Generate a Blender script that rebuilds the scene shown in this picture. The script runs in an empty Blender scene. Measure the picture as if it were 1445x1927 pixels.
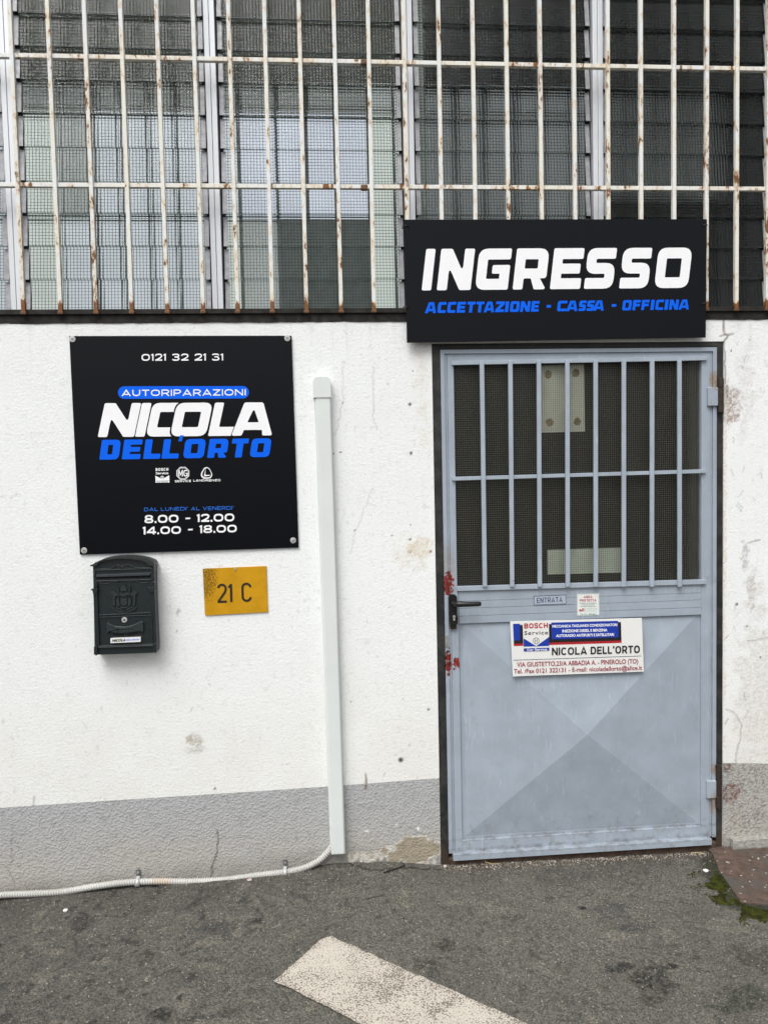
import bpy, bmesh, math, random
import numpy as np
from mathutils import Vector, Matrix
from mathutils.geometry import tessellate_polygon
random.seed(7); RNG = np.random.default_rng(11)
S = bpy.context.scene
COL = S.collection

# ---------------------------------------------------------------- camera
CZ = 1.60
_p, _y, _r = [math.radians(a) for a in (-3.0768, 4.5976, -1.2211)]
FW = np.array([math.sin(_y)*math.cos(_p), math.cos(_y)*math.cos(_p), math.sin(_p)])
_rt = np.array([math.cos(_y), -math.sin(_y), 0.0]); _up = np.cross(_rt, FW)
RT = math.cos(_r)*_rt + math.sin(_r)*_up
UP = -math.sin(_r)*_rt + math.cos(_r)*_up
CAM = np.array([0.0, -3.0, CZ]); FPX = 1447.0
cd = bpy.data.cameras.new('camera'); cam = bpy.data.objects.new('camera', cd); COL.objects.link(cam)
cd.sensor_fit = 'VERTICAL'; cd.sensor_height = 36.0; cd.lens = FPX/1927*36.0
cd.clip_start = 0.05; cd.clip_end = 500
cam.matrix_world = Matrix(((RT[0], UP[0], -FW[0], CAM[0]), (RT[1], UP[1], -FW[1], CAM[1]),
                           (RT[2], UP[2], -FW[2], CAM[2]), (0, 0, 0, 1)))
S.camera = cam

# ---------------------------------------------------------------- sky, sun, exposure
SUN_EL, SUN_ROT = math.radians(58), math.radians(208)
W = bpy.data.worlds.new('World'); S.world = W; W.use_nodes = True
wn = W.node_tree; wn.nodes.clear()
sky = wn.nodes.new('ShaderNodeTexSky'); sky.sky_type = 'NISHITA'; sky.sun_disc = False
sky.sun_elevation = SUN_EL; sky.sun_rotation = SUN_ROT; sky.air_density = 1.0; sky.dust_density = 4.0; sky.ozone_density = 1.0
hs = wn.nodes.new('ShaderNodeHueSaturation'); hs.inputs['Saturation'].default_value = 0.16
bg = wn.nodes.new('ShaderNodeBackground'); bg.inputs['Strength'].default_value = 0.10
wo = wn.nodes.new('ShaderNodeOutputWorld')
wn.links.new(sky.outputs[0], hs.inputs['Color']); wn.links.new(hs.outputs[0], bg.inputs[0]); wn.links.new(bg.outputs[0], wo.inputs[0])
sl = bpy.data.lights.new('sun', 'SUN'); sl.energy = 1.35; sl.angle = math.radians(38); sl.color = (1.0, 0.985, 0.95)
sun = bpy.data.objects.new('sun', sl); COL.objects.link(sun)
sd = Vector((math.sin(SUN_ROT)*math.cos(SUN_EL), math.cos(SUN_ROT)*math.cos(SUN_EL), math.sin(SUN_EL)))
sun.rotation_euler = (-sd).to_track_quat('-Z', 'Y').to_euler(); sun.location = (-3, -6, 8)
S.view_settings.view_transform = 'Standard'; S.view_settings.look = 'None'
S.view_settings.exposure = 0.73; S.view_settings.gamma = 1.0
S.cycles.use_denoising = True
S.cycles.max_bounces = 12; S.cycles.transmission_bounces = 10; S.cycles.transparent_max_bounces = 12
S.cycles.sample_clamp_indirect = 4.0

# ---------------------------------------------------------------- helpers
def ray(px, py): return (px-722.5)/FPX*RT - (py-963.5)/FPX*UP + FW
def at(px, py, Y=0.0):                     # photo pixel -> point on the vertical plane y = Y
    d = ray(px, py); return CAM + d*((Y-CAM[1])/d[1])
def gd(px, py, Z=0.0):                     # photo pixel -> point on the horizontal plane z = Z
    d = ray(px, py); return CAM + d*((Z-CAM[2])/d[2])
def lin(*c):                               # 0-255 display values -> linear
    return tuple(((v/255)/12.92 if v/255 <= .04045 else ((v/255+.055)/1.055)**2.4) for v in c)

def empty(name, label, cat, loc, group=None):
    o = bpy.data.objects.new(name, None); COL.objects.link(o); o.location = tuple(loc)
    o.empty_display_size = .05
    return tag(o, label, cat, group)
def tag(o, label, cat, group=None):
    o['label'] = label; o['category'] = cat
    if group: o['group'] = group
    return o
def wloc(o):
    v = Vector((0, 0, 0))
    while o is not None: v = v + Vector(o.location); o = o.parent
    return v

class MB:
    def __init__(s): s.v = []; s.f = []
    def add(s, vs, fs):
        n = len(s.v); s.v += [tuple(map(float, q)) for q in vs]; s.f += [tuple(n+i for i in f) for f in fs]; return s
    def box(s, x0, x1, y0, y1, z0, z1):
        return s.add([(x0,y0,z0),(x1,y0,z0),(x1,y1,z0),(x0,y1,z0),(x0,y0,z1),(x1,y0,z1),(x1,y1,z1),(x0,y1,z1)],
              [(0,3,2,1),(4,5,6,7),(0,1,5,4),(1,2,6,5),(2,3,7,6),(3,0,4,7)])
    def quadbox(s, bl, br, tr, tl, d):      # slab: front quad (x,y,z) corners, thickness d towards +y
        fr = [np.array(q, float) for q in (bl, br, tr, tl)]; bk = [q+np.array((0, d, 0)) for q in fr]
        return s.add(fr+bk, [(0,1,2,3),(7,6,5,4),(1,0,4,5),(2,1,5,6),(3,2,6,7),(0,3,7,4)])
    def prism(s, loops, fn, d=None):        # 2D loops (outer first, then holes) mapped by fn(u,v)->xyz, front face + sides to +y by d
        flat = [[Vector((p[0], p[1], 0)) for p in L] for L in loops]
        tris = tessellate_polygon(flat)
        pts = [fn(p[0], p[1]) for L in loops for p in L]
        fs = []
        for t in tris:
            a, b, c = [pts[i] for i in t]
            n = np.cross(np.array(b)-a, np.array(c)-a)
            fs.append(tuple(t) if n[1] < 0 else (t[0], t[2], t[1]))
        n0 = len(pts)
        if d:
            vs = list(pts)+[np.array(p)+np.array((0, d, 0)) for p in pts]
            k = 0
            for L in loops:
                m = len(L)
                for i in range(m):
                    j = (i+1) % m; fs.append((k+i, k+j, n0+k+j, n0+k+i))
                k += m
            return s.add(vs, fs)
        return s.add(pts, fs)
    def tube(s, path, rad, seg=12, caps=True):
        P = [np.array(p, float) for p in path]; n = len(P)
        R = rad if hasattr(rad, '__len__') else [rad]*n
        up = np.array((0, -1, 0.0)); vs = []; fs = []
        for i in range(n):
            t = P[min(i+1, n-1)]-P[max(i-1, 0)]; t = t/(np.linalg.norm(t)+1e-12)
            a = np.cross(t, up)
            if np.linalg.norm(a) < 1e-4: a = np.cross(t, (0, 0, 1.0))
            a = a/np.linalg.norm(a); b = np.cross(t, a)
            for k in range(seg):
                th = 2*math.pi*k/seg; vs.append(P[i]+R[i]*(math.cos(th)*a+math.sin(th)*b))
        for i in range(n-1):
            for k in range(seg):
                k2 = (k+1) % seg; fs.append((i*seg+k, i*seg+k2, (i+1)*seg+k2, (i+1)*seg+k))
        if caps: fs.append(tuple(range(seg))[::-1]); fs.append(tuple((n-1)*seg+k for k in range(seg)))
        return s.add(vs, fs)
    def disc(s, c, r, y0, y1, seg=24, r2=None):   # short cylinder along y
        r2 = r if r2 is None else r2
        vs = [(c[0]+r2*math.cos(2*math.pi*k/seg), y0, c[2]+r2*math.sin(2*math.pi*k/seg)) for k in range(seg)]
        vs += [(c[0]+r*math.cos(2*math.pi*k/seg), y1, c[2]+r*math.sin(2*math.pi*k/seg)) for k in range(seg)]
        fs = [tuple(range(seg)), tuple(range(2*seg-1, seg-1, -1))]
        fs += [(k, seg+k, seg+(k+1) % seg, (k+1) % seg) for k in range(seg)]
        return s.add(vs, fs)
    def build(s, name, m, parent=None, bevel=0, smooth=False, seg=2):
        me = bpy.data.meshes.new(name)
        off = wloc(parent) if parent else Vector((0, 0, 0))
        me.from_pydata([(a-off.x, b-off.y, c-off.z) for a, b, c in s.v], [], s.f)
        bm = bmesh.new(); bm.from_mesh(me); bmesh.ops.recalc_face_normals(bm, faces=bm.faces) if bevel else None
        bm.to_mesh(me); bm.free()
        me.materials.append(m)
        o = bpy.data.objects.new(name, me); COL.objects.link(o)
        if parent: o.parent = parent
        if smooth: me.polygons.foreach_set('use_smooth', [True]*len(me.polygons))
        if bevel:
            b = o.modifiers.new('bevel', 'BEVEL'); b.width = bevel; b.segments = seg; b.limit_method = 'ANGLE'; b.angle_limit = math.radians(40)
        return o

# value noise in numpy (for worn colour that belongs to a surface)
def vnoise(x, y, scale, seed=0, oct=4, gain=.5):
    out = np.zeros_like(x, dtype=float); amp = 1; tot = 0
    for o in range(oct):
        rg = np.random.default_rng(seed*97+o); T = rg.random((256, 256))
        u = x*scale*2**o + 31.7*o; v = y*scale*2**o + 17.3*o
        iu = np.floor(u).astype(int); iv = np.floor(v).astype(int); fu = u-iu; fv = v-iv
        fu = fu*fu*(3-2*fu); fv = fv*fv*(3-2*fv)
        g = lambda a, b: T[a % 256, b % 256]
        out += amp*((g(iu, iv)*(1-fu)+g(iu+1, iv)*fu)*(1-fv)+(g(iu, iv+1)*(1-fu)+g(iu+1, iv+1)*fu)*fv)
        tot += amp; amp *= gain
    return out/tot
def sstep(a, b, x): t = np.clip((x-a)/(b-a), 0, 1); return t*t*(3-2*t)
def seg_dist(X, Z, pts):
    d = np.full(X.shape, 9.0)
    for (x0, z0), (x1, z1) in zip(pts[:-1], pts[1:]):
        dx, dz = x1-x0, z1-z0; L = dx*dx+dz*dz+1e-12
        t = np.clip(((X-x0)*dx+(Z-z0)*dz)/L, 0, 1)
        d = np.minimum(d, np.hypot(X-x0-t*dx, Z-z0-t*dz))
    return d

# ---------------------------------------------------------------- materials
class N:
    def __init__(s, name):
        s.m = bpy.data.materials.new(name); s.m.use_nodes = True; s.t = s.m.node_tree; s.t.nodes.clear()
        s.out = s.t.nodes.new('ShaderNodeOutputMaterial')
    def n(s, typ, **kw):
        q = s.t.nodes.new('ShaderNode'+typ)
        for k, v in kw.items(): setattr(q, k, v)
        return q
    def set(s, node, **kw):
        for k, v in kw.items():
            k = k.replace('_', ' ')
            if hasattr(v, 'is_output'): s.t.links.new(v, node.inputs[k])
            else: node.inputs[k].default_value = v
        return node
    def lk(s, a, b): s.t.links.new(a, b)
    def pos(s, scale=1.0):
        g = s.n('NewGeometry'); q = s.n('VectorMath', operation='SCALE'); s.lk(g.outputs['Position'], q.inputs[0]); q.inputs['Scale'].default_value = scale
        return q.outputs[0]
    def noise(s, scale, detail=3, rough=.55, vec=None):
        q = s.n('TexNoise'); q.inputs['Scale'].default_value = scale; q.inputs['Detail'].default_value = detail; q.inputs['Roughness'].default_value = rough
        s.lk(vec if vec is not None else s.pos(), q.inputs['Vector']); return q.outputs['Fac']
    def voro(s, scale, feature='F1', vec=None, out='Distance'):
        q = s.n('TexVoronoi', feature=feature); q.inputs['Scale'].default_value = scale
        s.lk(vec if vec is not None else s.pos(), q.inputs['Vector']); return q.outputs[out]
    def ramp(s, fac, a, b, ca=0.0, cb=1.0):
        q = s.n('MapRange', interpolation_type='SMOOTHSTEP'); s.lk(fac, q.inputs[0])
        for i, v in enumerate((a, b, ca, cb)): q.inputs[i+1].default_value = v
        return q.outputs[0]
    def math(s, op, a, b=0.0):
        q = s.n('Math', operation=op)
        for i, v in enumerate((a, b)):
            if hasattr(v, 'is_output'): s.lk(v, q.inputs[i])
            else: q.inputs[i].default_value = v
        return q.outputs[0]
    def mix(s, fac, a, b, blend='MIX'):
        q = s.n('MixRGB', blend_type=blend)
        for k, v in (('Fac', fac), ('Color1', a), ('Color2', b)):
            if hasattr(v, 'is_output'): s.lk(v, q.inputs[k])
            elif k == 'Fac': q.inputs[k].default_value = v
            else: q.inputs[k].default_value = (*v, 1) if len(v) == 3 else v
        return q.outputs[0]
    def bump(s, h, dist, strength=1.0, normal=None):
        q = s.n('Bump'); s.lk(h, q.inputs['Height']); q.inputs['Distance'].default_value = dist; q.inputs['Strength'].default_value = strength
        if normal is not None: s.lk(normal, q.inputs['Normal'])
        return q.outputs[0]
    def bsdf(s, col, rough=.5, metal=0.0, normal=None, spec=.5):
        q = s.n('BsdfPrincipled')
        for k, v in (('Base Color', col), ('Roughness', rough), ('Metallic', metal), ('Specular IOR Level', spec)):
            if hasattr(v, 'is_output'): s.lk(v, q.inputs[k])
            else: q.inputs[k].default_value = (*v, 1) if k == 'Base Color' else v
        if normal is not None: s.lk(normal, q.inputs['Normal'])
        s.lk(q.outputs[0], s.out.inputs[0]); return s.m
    def attr(s, name):
        q = s.n('Attribute'); q.attribute_name = name; return q.outputs['Color']
    def ellipse(s, cx, cz, rx, rz, soft=.5):   # 1 inside an ellipse of the wall plane, 0 outside
        g = s.n('NewGeometry'); x = s.n('SeparateXYZ'); s.lk(g.outputs['Position'], x.inputs[0])
        a = s.math('DIVIDE', s.math('SUBTRACT', x.outputs[0], cx), rx); b = s.math('DIVIDE', s.math('SUBTRACT', x.outputs[2], cz), rz)
        d = s.math('ADD', s.math('MULTIPLY', a, a), s.math('MULTIPLY', b, b))
        return s.ramp(d, 1.0, 1.0-soft, 0, 1)

def paint(name, col, rough=.45, var=.12, bump=.0004, scale=40, metal=0.0, spec=.5):
    k = N(name); f = k.noise(scale, 4); c = k.mix(k.ramp(f, .3, .75), tuple(q*(1-var) for q in col), tuple(min(1, q*(1+var*.5)) for q in col))
    r = k.ramp(k.noise(scale*1.7, 3), .3, .7, rough-.08, rough+.1)
    return k.bsdf(c, r, metal, k.bump(k.noise(scale*6, 3), bump), spec)

M = {}
# plaster: worn colour from the mesh's own colour layer, grain from noise
k = N('white_plaster'); g1 = k.noise(95, 4, .65); g2 = k.noise(230, 3); h = k.math('ADD', g1, k.math('MULTIPLY', g2, .5))
c = k.mix(k.ramp(g2, .25, .7), k.mix(1.0, k.attr('wear'), (.93, .93, .93), 'MULTIPLY'), k.attr('wear'))
M['plaster'] = k.bsdf(c, .85, 0, k.bump(h, .0027, .8), .2)
k = N('grey_plinth_paint'); v = k.voro(120, 'SMOOTH_F1'); g2 = k.noise(120, 4, .6); h = k.math('ADD', k.ramp(v, .1, .6, 1, 0), k.math('MULTIPLY', g2, .9))
M['plinth'] = k.bsdf(k.attr('wear'), .75, 0, k.bump(h, .0032, .5), .25)
# asphalt
k = N('asphalt'); v = k.voro(230, out='Color'); sp = k.n('SeparateColor'); k.lk(v, sp.inputs[0])
tone = k.ramp(sp.outputs[0], 0, 1, .6, 1.4); fine = k.ramp(k.noise(420, 2), .3, .7, .6, 1.4)
lum = k.math('MULTIPLY', tone, fine)
cc = k.n('CombineColor'); [k.lk(lum, cc.inputs[i]) for i in range(3)]
c = k.mix(1.0, k.attr('wear'), cc.outputs[0], 'MULTIPLY')
chips = k.math('GREATER_THAN', sp.outputs[1], .990)
c = k.mix(k.math('MULTIPLY', chips, .7), c, (.38, .35, .30))
dd = k.voro(230); h = k.math('ADD', k.ramp(dd, 0, .6, 1, 0), k.math('MULTIPLY', k.noise(300, 3), .6))
M['asphalt'] = k.bsdf(c, k.ramp(k.noise(90, 3), .3, .7, .75, .92), 0, k.bump(h, .0035, .8), .3)
# road paint, worn down to the stones
k = N('worn_road_paint'); v = k.voro(200); n1 = k.noise(16, 4, .7); n2 = k.noise(175, 4, .7)
w = k.math('ADD', k.math('MULTIPLY', k.attr('wear'), 1.0), k.math('ADD', k.math('MULTIPLY', n2, .55), k.math('MULTIPLY', k.ramp(v, .35, .75), .22)))
w = k.ramp(w, .45, .56)
c = k.mix(w, k.mix(n1, (.48, .435, .37), (.63, .585, .515)), k.mix(n2, (.13, .112, .092), (.27, .235, .195)))
M['roadpaint'] = k.bsdf(c, .8, 0, k.bump(k.math('ADD', k.ramp(v, 0, .6, 1, 0), n2), .003, .8), .3)
# rusting bars
k = N('rusty_white_bars'); g = k.n('NewGeometry'); sx = k.n('SeparateXYZ'); k.lk(g.outputs['Position'], sx.inputs[0])
mp = k.n('Mapping'); k.lk(k.pos(), mp.inputs[0]); mp.inputs['Scale'].default_value = (1, 1, .42)
a = k.noise(46, 5, .68, mp.outputs[0]); b = k.noise(8, 3, .6, mp.outputs[0]); low = k.ramp(sx.outputs[2], 2.27, 2.215, 0, .34)
rs = k.math('ADD', k.math('ADD', a, k.math('MULTIPLY', k.math('SUBTRACT', b, .5), .55)), low)
mask = k.ramp(rs, .595, .655); stain = k.ramp(rs, .46, .62)
pc = k.mix(k.ramp(k.noise(5, 2), .35, .65), (.75, .77, .775), (.765, .745, .67))
c = k.mix(k.math('MULTIPLY', stain, .55), pc, (.62, .42, .21))
c = k.mix(mask, c, k.mix(k.noise(90, 3), (.30, .12, .03), (.10, .035, .012)))
M['bars'] = k.bsdf(c, .6, 0, k.bump(k.math('ADD', mask, k.math('MULTIPLY', k.noise(160, 3), .5)), .0012), .35)
# door paint with chipped red primer
def door_mat(name, col, reds, rusts=(), bands=()):
    k = N(name); f = k.noise(9, 5, .6); f2 = k.noise(3, 3)
    c = k.mix(k.ramp(f, .3, .72), tuple(q*.93 for q in col), tuple(q*1.06 for q in col))
    gx = k.n('Mapping'); k.lk(k.pos(), gx.inputs[0]); gx.inputs['Scale'].default_value = (26, 26, 7); gx.inputs['Rotation'].default_value = (0, .5, 0)
    scr = k.noise(1.0, 5, .7, gx.outputs[0])
    c = k.mix(k.ramp(scr, .60, .74, 0, .35), c, (.20, .205, .21))
    c = k.mix(k.ramp(scr, .42, .30, 0, .3), c, tuple(q*1.35 for q in col))
    sx = k.n('SeparateXYZ'); k.lk(k.pos(), sx.inputs[0])
    lowd = k.math('MULTIPLY', k.ramp(sx.outputs[2], .30, .03, 0, .55), k.ramp(k.noise(26, 5, .7), .48, .72))
    c = k.mix(lowd, c, (.18, .165, .14))
    gm = k.noise(22, 6, .75)
    for (gz_, hw_, st_) in bands:
        m_ = k.math('MULTIPLY', k.ramp(k.math('ABSOLUTE', k.math('SUBTRACT', sx.outputs[2], k.math('ADD', gz_, k.math('MULTIPLY', sx.outputs[0], .0)))), hw_, hw_*.2), k.ramp(gm, .36, .72))
        c = k.mix(k.math('MULTIPLY', m_, st_), c, (.07, .05, .03))
    gy_ = k.n('Mapping'); k.lk(k.pos(), gy_.inputs[0]); gy_.inputs['Scale'].default_value = (60, 60, 4); gy_.inputs['Rotation'].default_value = (0, -.7, 0)
    dist_ = k.n('TexNoise'); dist_.inputs['Scale'].default_value = 1.0; dist_.inputs['Detail'].default_value = 3; dist_.inputs['Distortion'].default_value = 2.5; k.lk(gy_.outputs[0], dist_.inputs['Vector'])
    c = k.mix(k.math('MULTIPLY', k.ramp(dist_.outputs['Fac'], .60, .68, 0, .5), k.ramp(k.noise(5, 3), .45, .6)), c, tuple(min(1, q*1.4) for q in col))
    edge = k.noise(70, 5, .72)
    for (cx, cz, rx, rz, st) in rusts:
        c = k.mix(k.math('MULTIPLY', k.math('MULTIPLY', k.ellipse(cx, cz, rx, rz, 1.0), st), k.ramp(edge, .3, .6)), c, (.28, .16, .06))
    for (cx, cz, rx, rz, st) in reds:
        msk = k.ramp(k.math('ADD', k.math('MULTIPLY', k.ellipse(cx, cz, rx, rz, .9), .36*st), edge), .75, .77)
        c = k.mix(msk, c, k.mix(k.ramp(k.noise(60, 3), .5, .62), (.21, .018, .011), (.03, .012, .01)))
    return k.bsdf(c, k.ramp(f, .3, .7, .38, .55), 0, k.bump(k.math('ADD', k.noise(120, 3), k.math('MULTIPLY', k.noise(18, 3), 1.2)), .0005), .45)
DCOL = (.335, .385, .445)
p1, p2, p3, p4 = at(844, 1099), at(845, 1247), at(859, 1251), at(1345, 720)
M['door'] = door_mat('blue_grey_door_paint', DCOL, [(p1[0], p1[2], .034, .070, 1.0), (p2[0]-.003, p2[2], .022, .080, 1.0), (p3[0], p3[2], .024, .045, .9)],
                     [(p4[0], p4[2]+.01, .03, .05, .9), (p1[0], p1[2]+.06, .04, .12, .35), (at(1344,1510)[0], at(1344,1510)[2], .03, .07, .7), (at(1344,1447)[0], at(1344,1447)[2], .02, .03, .9)],
                     [(at(1090, 1569)[2]+.002, .010, .6), (at(1090, 1594, -.02)[2]+.004, .016, .65), (at(1090, 1104)[2]+.01, .02, .4)])
M['doorpanel'] = door_mat('blue_grey_panel_paint', DCOL, [], [], [(at(1090, 1569)[2]+.002, .010, .6)])
M['doorbar'] = door_mat('grey_door_bar_paint', tuple(q*1.06 for q in DCOL), [(at(963, 1092)[0], at(963, 1092)[2], .01, .010, .8)])
k = N('black_frame_paint'); f = k.noise(16, 5, .65)
c = k.mix(k.ramp(f, .4, .7), (.014, .015, .016), (.042, .041, .038)); sx = k.n('SeparateXYZ'); k.lk(k.pos(), sx.inputs[0])
c = k.mix(k.math('MULTIPLY', k.ramp(sx.outputs[2], .12, .02), .8), c, (.055, .035, .022))
M['black'] = k.bsdf(c, k.ramp(f, .3, .7, .45, .7), 0, k.bump(k.noise(45, 4, .6), .002, .7), .4)
M['ledge'] = paint('black_ledge_paint', (.026, .024, .021), .75, .5, .001, 30, spec=.25)
M['alu'] = None
k = N('brushed_aluminium'); mp = k.n('Mapping'); k.lk(k.pos(), mp.inputs[0]); mp.inputs['Scale'].default_value = (200, 200, 6)
f = k.noise(1.0, 4, .6, mp.outputs[0])
M['alu'] = k.bsdf(k.mix(f, (.66, .68, .71), (.78, .80, .83)), k.ramp(f, .3, .7, .42, .55), .3, None)
M['clip'] = paint('dull_aluminium_clip', (.34, .34, .36), .5, .2, .0003, 50, metal=.3)
M['gap'] = paint('dark_window_channel', (.012, .012, .012), .7, .4, .0003)

# wired pattern glass
def glass(name, tint, pitch, wire, bumpd, ior, ws, gloss=1.0):
    k = N(name); P = k.pos(); sx = k.n('SeparateXYZ'); k.lk(P, sx.inputs[0])
    def saw(o): return k.math('ABSOLUTE', k.math('SUBTRACT', k.math('FRACT', k.math('DIVIDE', o, pitch)), .5))
    ux, uz = saw(sx.outputs[0]), saw(sx.outputs[2])
    wm = k.math('MAXIMUM', k.math('LESS_THAN', ux, ws), k.math('LESS_THAN', uz, ws))
    hx = k.math('SINE', k.math('MULTIPLY', sx.outputs[0], 2*math.pi/pitch*1.0)); hz = k.math('SINE', k.math('MULTIPLY', sx.outputs[2], 2*math.pi/pitch*1.0))
    h = k.math('ADD', k.math('ADD', hx, hz), k.math('MULTIPLY', k.noise(22, 2), .5))
    nb = k.bump(h, bumpd)
    rf = k.n('BsdfRefraction'); k.set(rf, Color=(*tint, 1), Roughness=.03, IOR=ior); k.lk(nb, rf.inputs['Normal'])
    gl = k.n('BsdfGlossy'); k.set(gl, Color=(gloss, gloss, gloss, 1), Roughness=.08); k.lk(nb, gl.inputs['Normal'])
    fr = k.n('Fresnel'); fr.inputs['IOR'].default_value = 1.45; k.lk(nb, fr.inputs['Normal'])
    m1 = k.n('MixShader'); k.lk(fr.outputs[0], m1.inputs[0]); k.lk(rf.outputs[0], m1.inputs[1]); k.lk(gl.outputs[0], m1.inputs[2])
    df = k.n('BsdfDiffuse'); df.inputs[0].default_value = (*wire, 1)
    m2 = k.n('MixShader'); k.lk(wm, m2.inputs[0]); k.lk(m1.outputs[0], m2.inputs[1]); k.lk(df.outputs[0], m2.inputs[2])
    k.lk(m2.outputs[0], k.out.inputs[0]); return k.m
M['wglass'] = glass('wired_cast_glass', (.93, .96, .95), .0124, (.05, .055, .05), .00017, 1.45, .036, .5)
M['dglass'] = glass('wired_door_glass', (.95, .96, .92), .0088, (.16, .155, .125), .00030, 1.45, .032, .6)
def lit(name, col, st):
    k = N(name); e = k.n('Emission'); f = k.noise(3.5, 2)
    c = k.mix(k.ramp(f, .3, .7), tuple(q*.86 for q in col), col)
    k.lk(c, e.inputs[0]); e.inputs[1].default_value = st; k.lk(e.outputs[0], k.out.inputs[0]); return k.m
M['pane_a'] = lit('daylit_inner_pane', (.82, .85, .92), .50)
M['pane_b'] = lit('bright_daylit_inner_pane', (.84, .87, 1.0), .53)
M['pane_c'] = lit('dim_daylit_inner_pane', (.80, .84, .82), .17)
M['glow_g'] = lit('pale_green_added_glow', (.88, .92, .87), .46)  # added glow, stands in for pale interior walls that stayed too dim
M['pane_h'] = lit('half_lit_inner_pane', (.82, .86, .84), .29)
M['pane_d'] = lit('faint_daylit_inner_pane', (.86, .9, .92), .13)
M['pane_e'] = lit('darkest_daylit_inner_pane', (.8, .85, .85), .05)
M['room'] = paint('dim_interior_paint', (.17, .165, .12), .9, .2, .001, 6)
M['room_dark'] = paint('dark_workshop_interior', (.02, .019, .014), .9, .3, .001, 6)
M['inpost'] = paint('white_interior_post', (.74, .77, .72), .7, .06, .0005, 10)
M['inpanel'] = paint('dark_green_grey_board', (.26, .30, .285), .6, .2, .0004, 20)
M['inframe'] = paint('green_grey_inner_frame', (.34, .37, .355), .6, .15, .0004, 20)

# signs etc.
k = N('satin_black_sign_panel'); M['signblack'] = k.bsdf((.0026, .0031, .0052), .27, 0, None, .19)
M['vwhite'] = paint('white_vinyl', (.90, .90, .92), .5, .02, .00003, 30)
M['vblue'] = paint('blue_vinyl', (.0, .125, .86), .5, .03, .00003, 30, spec=.15)
M['vblue2'] = paint('light_blue_vinyl', (.012, .16, .70), .5, .03, .00003, 30)
M['vblack'] = paint('black_vinyl', (.009, .009, .010), .45, .03, .00003, 30)
M['steel'] = paint('galvanised_steel', (.55, .55, .54), .38, .25, .0002, 80, metal=.35)
M['dsteel'] = paint('dull_zinc_screw', (.42, .42, .40), .45, .2, .0002, 80, metal=.5)
M['tabsteel'] = paint('dull_dark_zinc', (.16, .17, .17), .45, .3, .0002, 80, metal=.3)
M['mail'] = paint('dark_green_grey_cast_metal', (.0105, .017, .019), .36, .12, .0003, 60, spec=.5)
M['mail_hi'] = paint('relief_painted_highlight', (.022, .031, .033), .33, .3, .0003, 90, spec=.6)  # lighter copy of the mailbox metal; relief highlights put into the colour
M['mail_worn'] = paint('weathered_lid_metal', (.022, .027, .026), .48, .25, .0004, 40)
M['hole'] = paint('dark_slot', (.002, .002, .002), .9, .1, .0001)
M['flap'] = paint('grey_slot_flap', (.038, .044, .052), .4, .1, .0002, 50)
k = N('faded_yellow_plate'); e = k.noise(190, 6, .8); big = k.noise(12, 3, .6)
pl = at(392, 1098); msk = k.ramp(k.math('ADD', k.math('MULTIPLY', k.ellipse(pl[0]-.01, pl[2]+.02, .075, .13, 1.0), .20), e), .665, .70)
c = k.mix(k.ramp(big, .35, .65), (.50, .255, .006), (.58, .295, .008)); c = k.mix(k.math('MULTIPLY', msk, .8), c, (.05, .03, .008))
M['yellow'] = k.bsdf(c, .5, 0, k.bump(e, .0004), .2)
M['numeral'] = paint('black_numeral_paint', (.02, .014, .008), .5, .2, .0001)
M['pvc'] = paint('white_pvc_cover', (.70, .735, .72), .38, .03, .0001, 8)
k = N('corrugated_grey_pipe'); f = k.noise(5, 3); c = k.mix(k.ramp(f, .3, .7), (.43, .425, .40), (.53, .525, .50))
pr = at(308, 1659); c = k.mix(k.math('MULTIPLY', k.ellipse(pr[0], pr[2], .055, .05, 1.0), .42), c, (.55, .38, .22))
M['pipe'] = k.bsdf(c, .55, 0, k.bump(k.noise(80, 3), .0005), .35)
M['sticker'] = paint('white_sticker', (.78, .78, .76), .5, .03, .00005, 12)
M['sticker_g'] = paint('transparent_sticker', (.40, .46, .53), .35, .03, .00005, 12)
M['sred'] = paint('red_print', (.42, .012, .018), .5, .05, .00003)
M['sdred'] = paint('dark_red_print', (.30, .012, .03), .5, .05, .00003)
M['sblue'] = paint('blue_print', (.005, .035, .36), .5, .05, .00003)
M['snavy'] = paint('navy_print', (.012, .016, .10), .5, .05, .00003)
M['sgreen'] = paint('green_print', (.10, .30, .20), .5, .05, .00003)
M['slgreen'] = paint('pale_green_print', (.42, .58, .50), .5, .05, .00003)
M['handle'] = paint('black_handle_plastic', (.008, .008, .008), .35, .15, .0002, 60)
M['rusthinge'] = paint('rusty_dark_hinge', (.030, .018, .012), .65, .5, .0008, 60)
M['primer'] = paint('bare_brown_steel', (.14, .065, .025), .6, .3, .0005, 60)
M['paper'] = paint('taped_paper', (.90, .90, .87), .8, .06, .0002, 20)
M['paper_g'] = paint('pale_green_paper', (.86, .92, .89), .8, .05, .0002, 20)
M['tape'] = paint('brown_glue_spot', (.42, .32, .20), .8, .4, .0002, 60)
M['tie'] = paint('black_cable_tie', (.006, .006, .006), .4, .1, .0001)
M['threshold'] = paint('dirty_brown_threshold', (.075, .045, .03), .9, .5, .003, 30)
k = N('red_brown_concrete'); f = k.noise(30, 5, .7); f2 = k.noise(6, 3); vv = k.voro(160, out='Color'); sp = k.n('SeparateColor'); k.lk(vv, sp.inputs[0])
c = k.mix(k.ramp(f, .35, .65), (.068, .05, .041), (.125, .084, .067)); c = k.mix(k.ramp(f2, .45, .62), c, (.085, .075, .065))
c = k.mix(k.math('MULTIPLY', k.math('GREATER_THAN', sp.outputs[1], .985), .8), c, (.45, .42, .38))
M['redslab'] = k.bsdf(c, .9, 0, k.bump(f, .006), .2)
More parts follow.
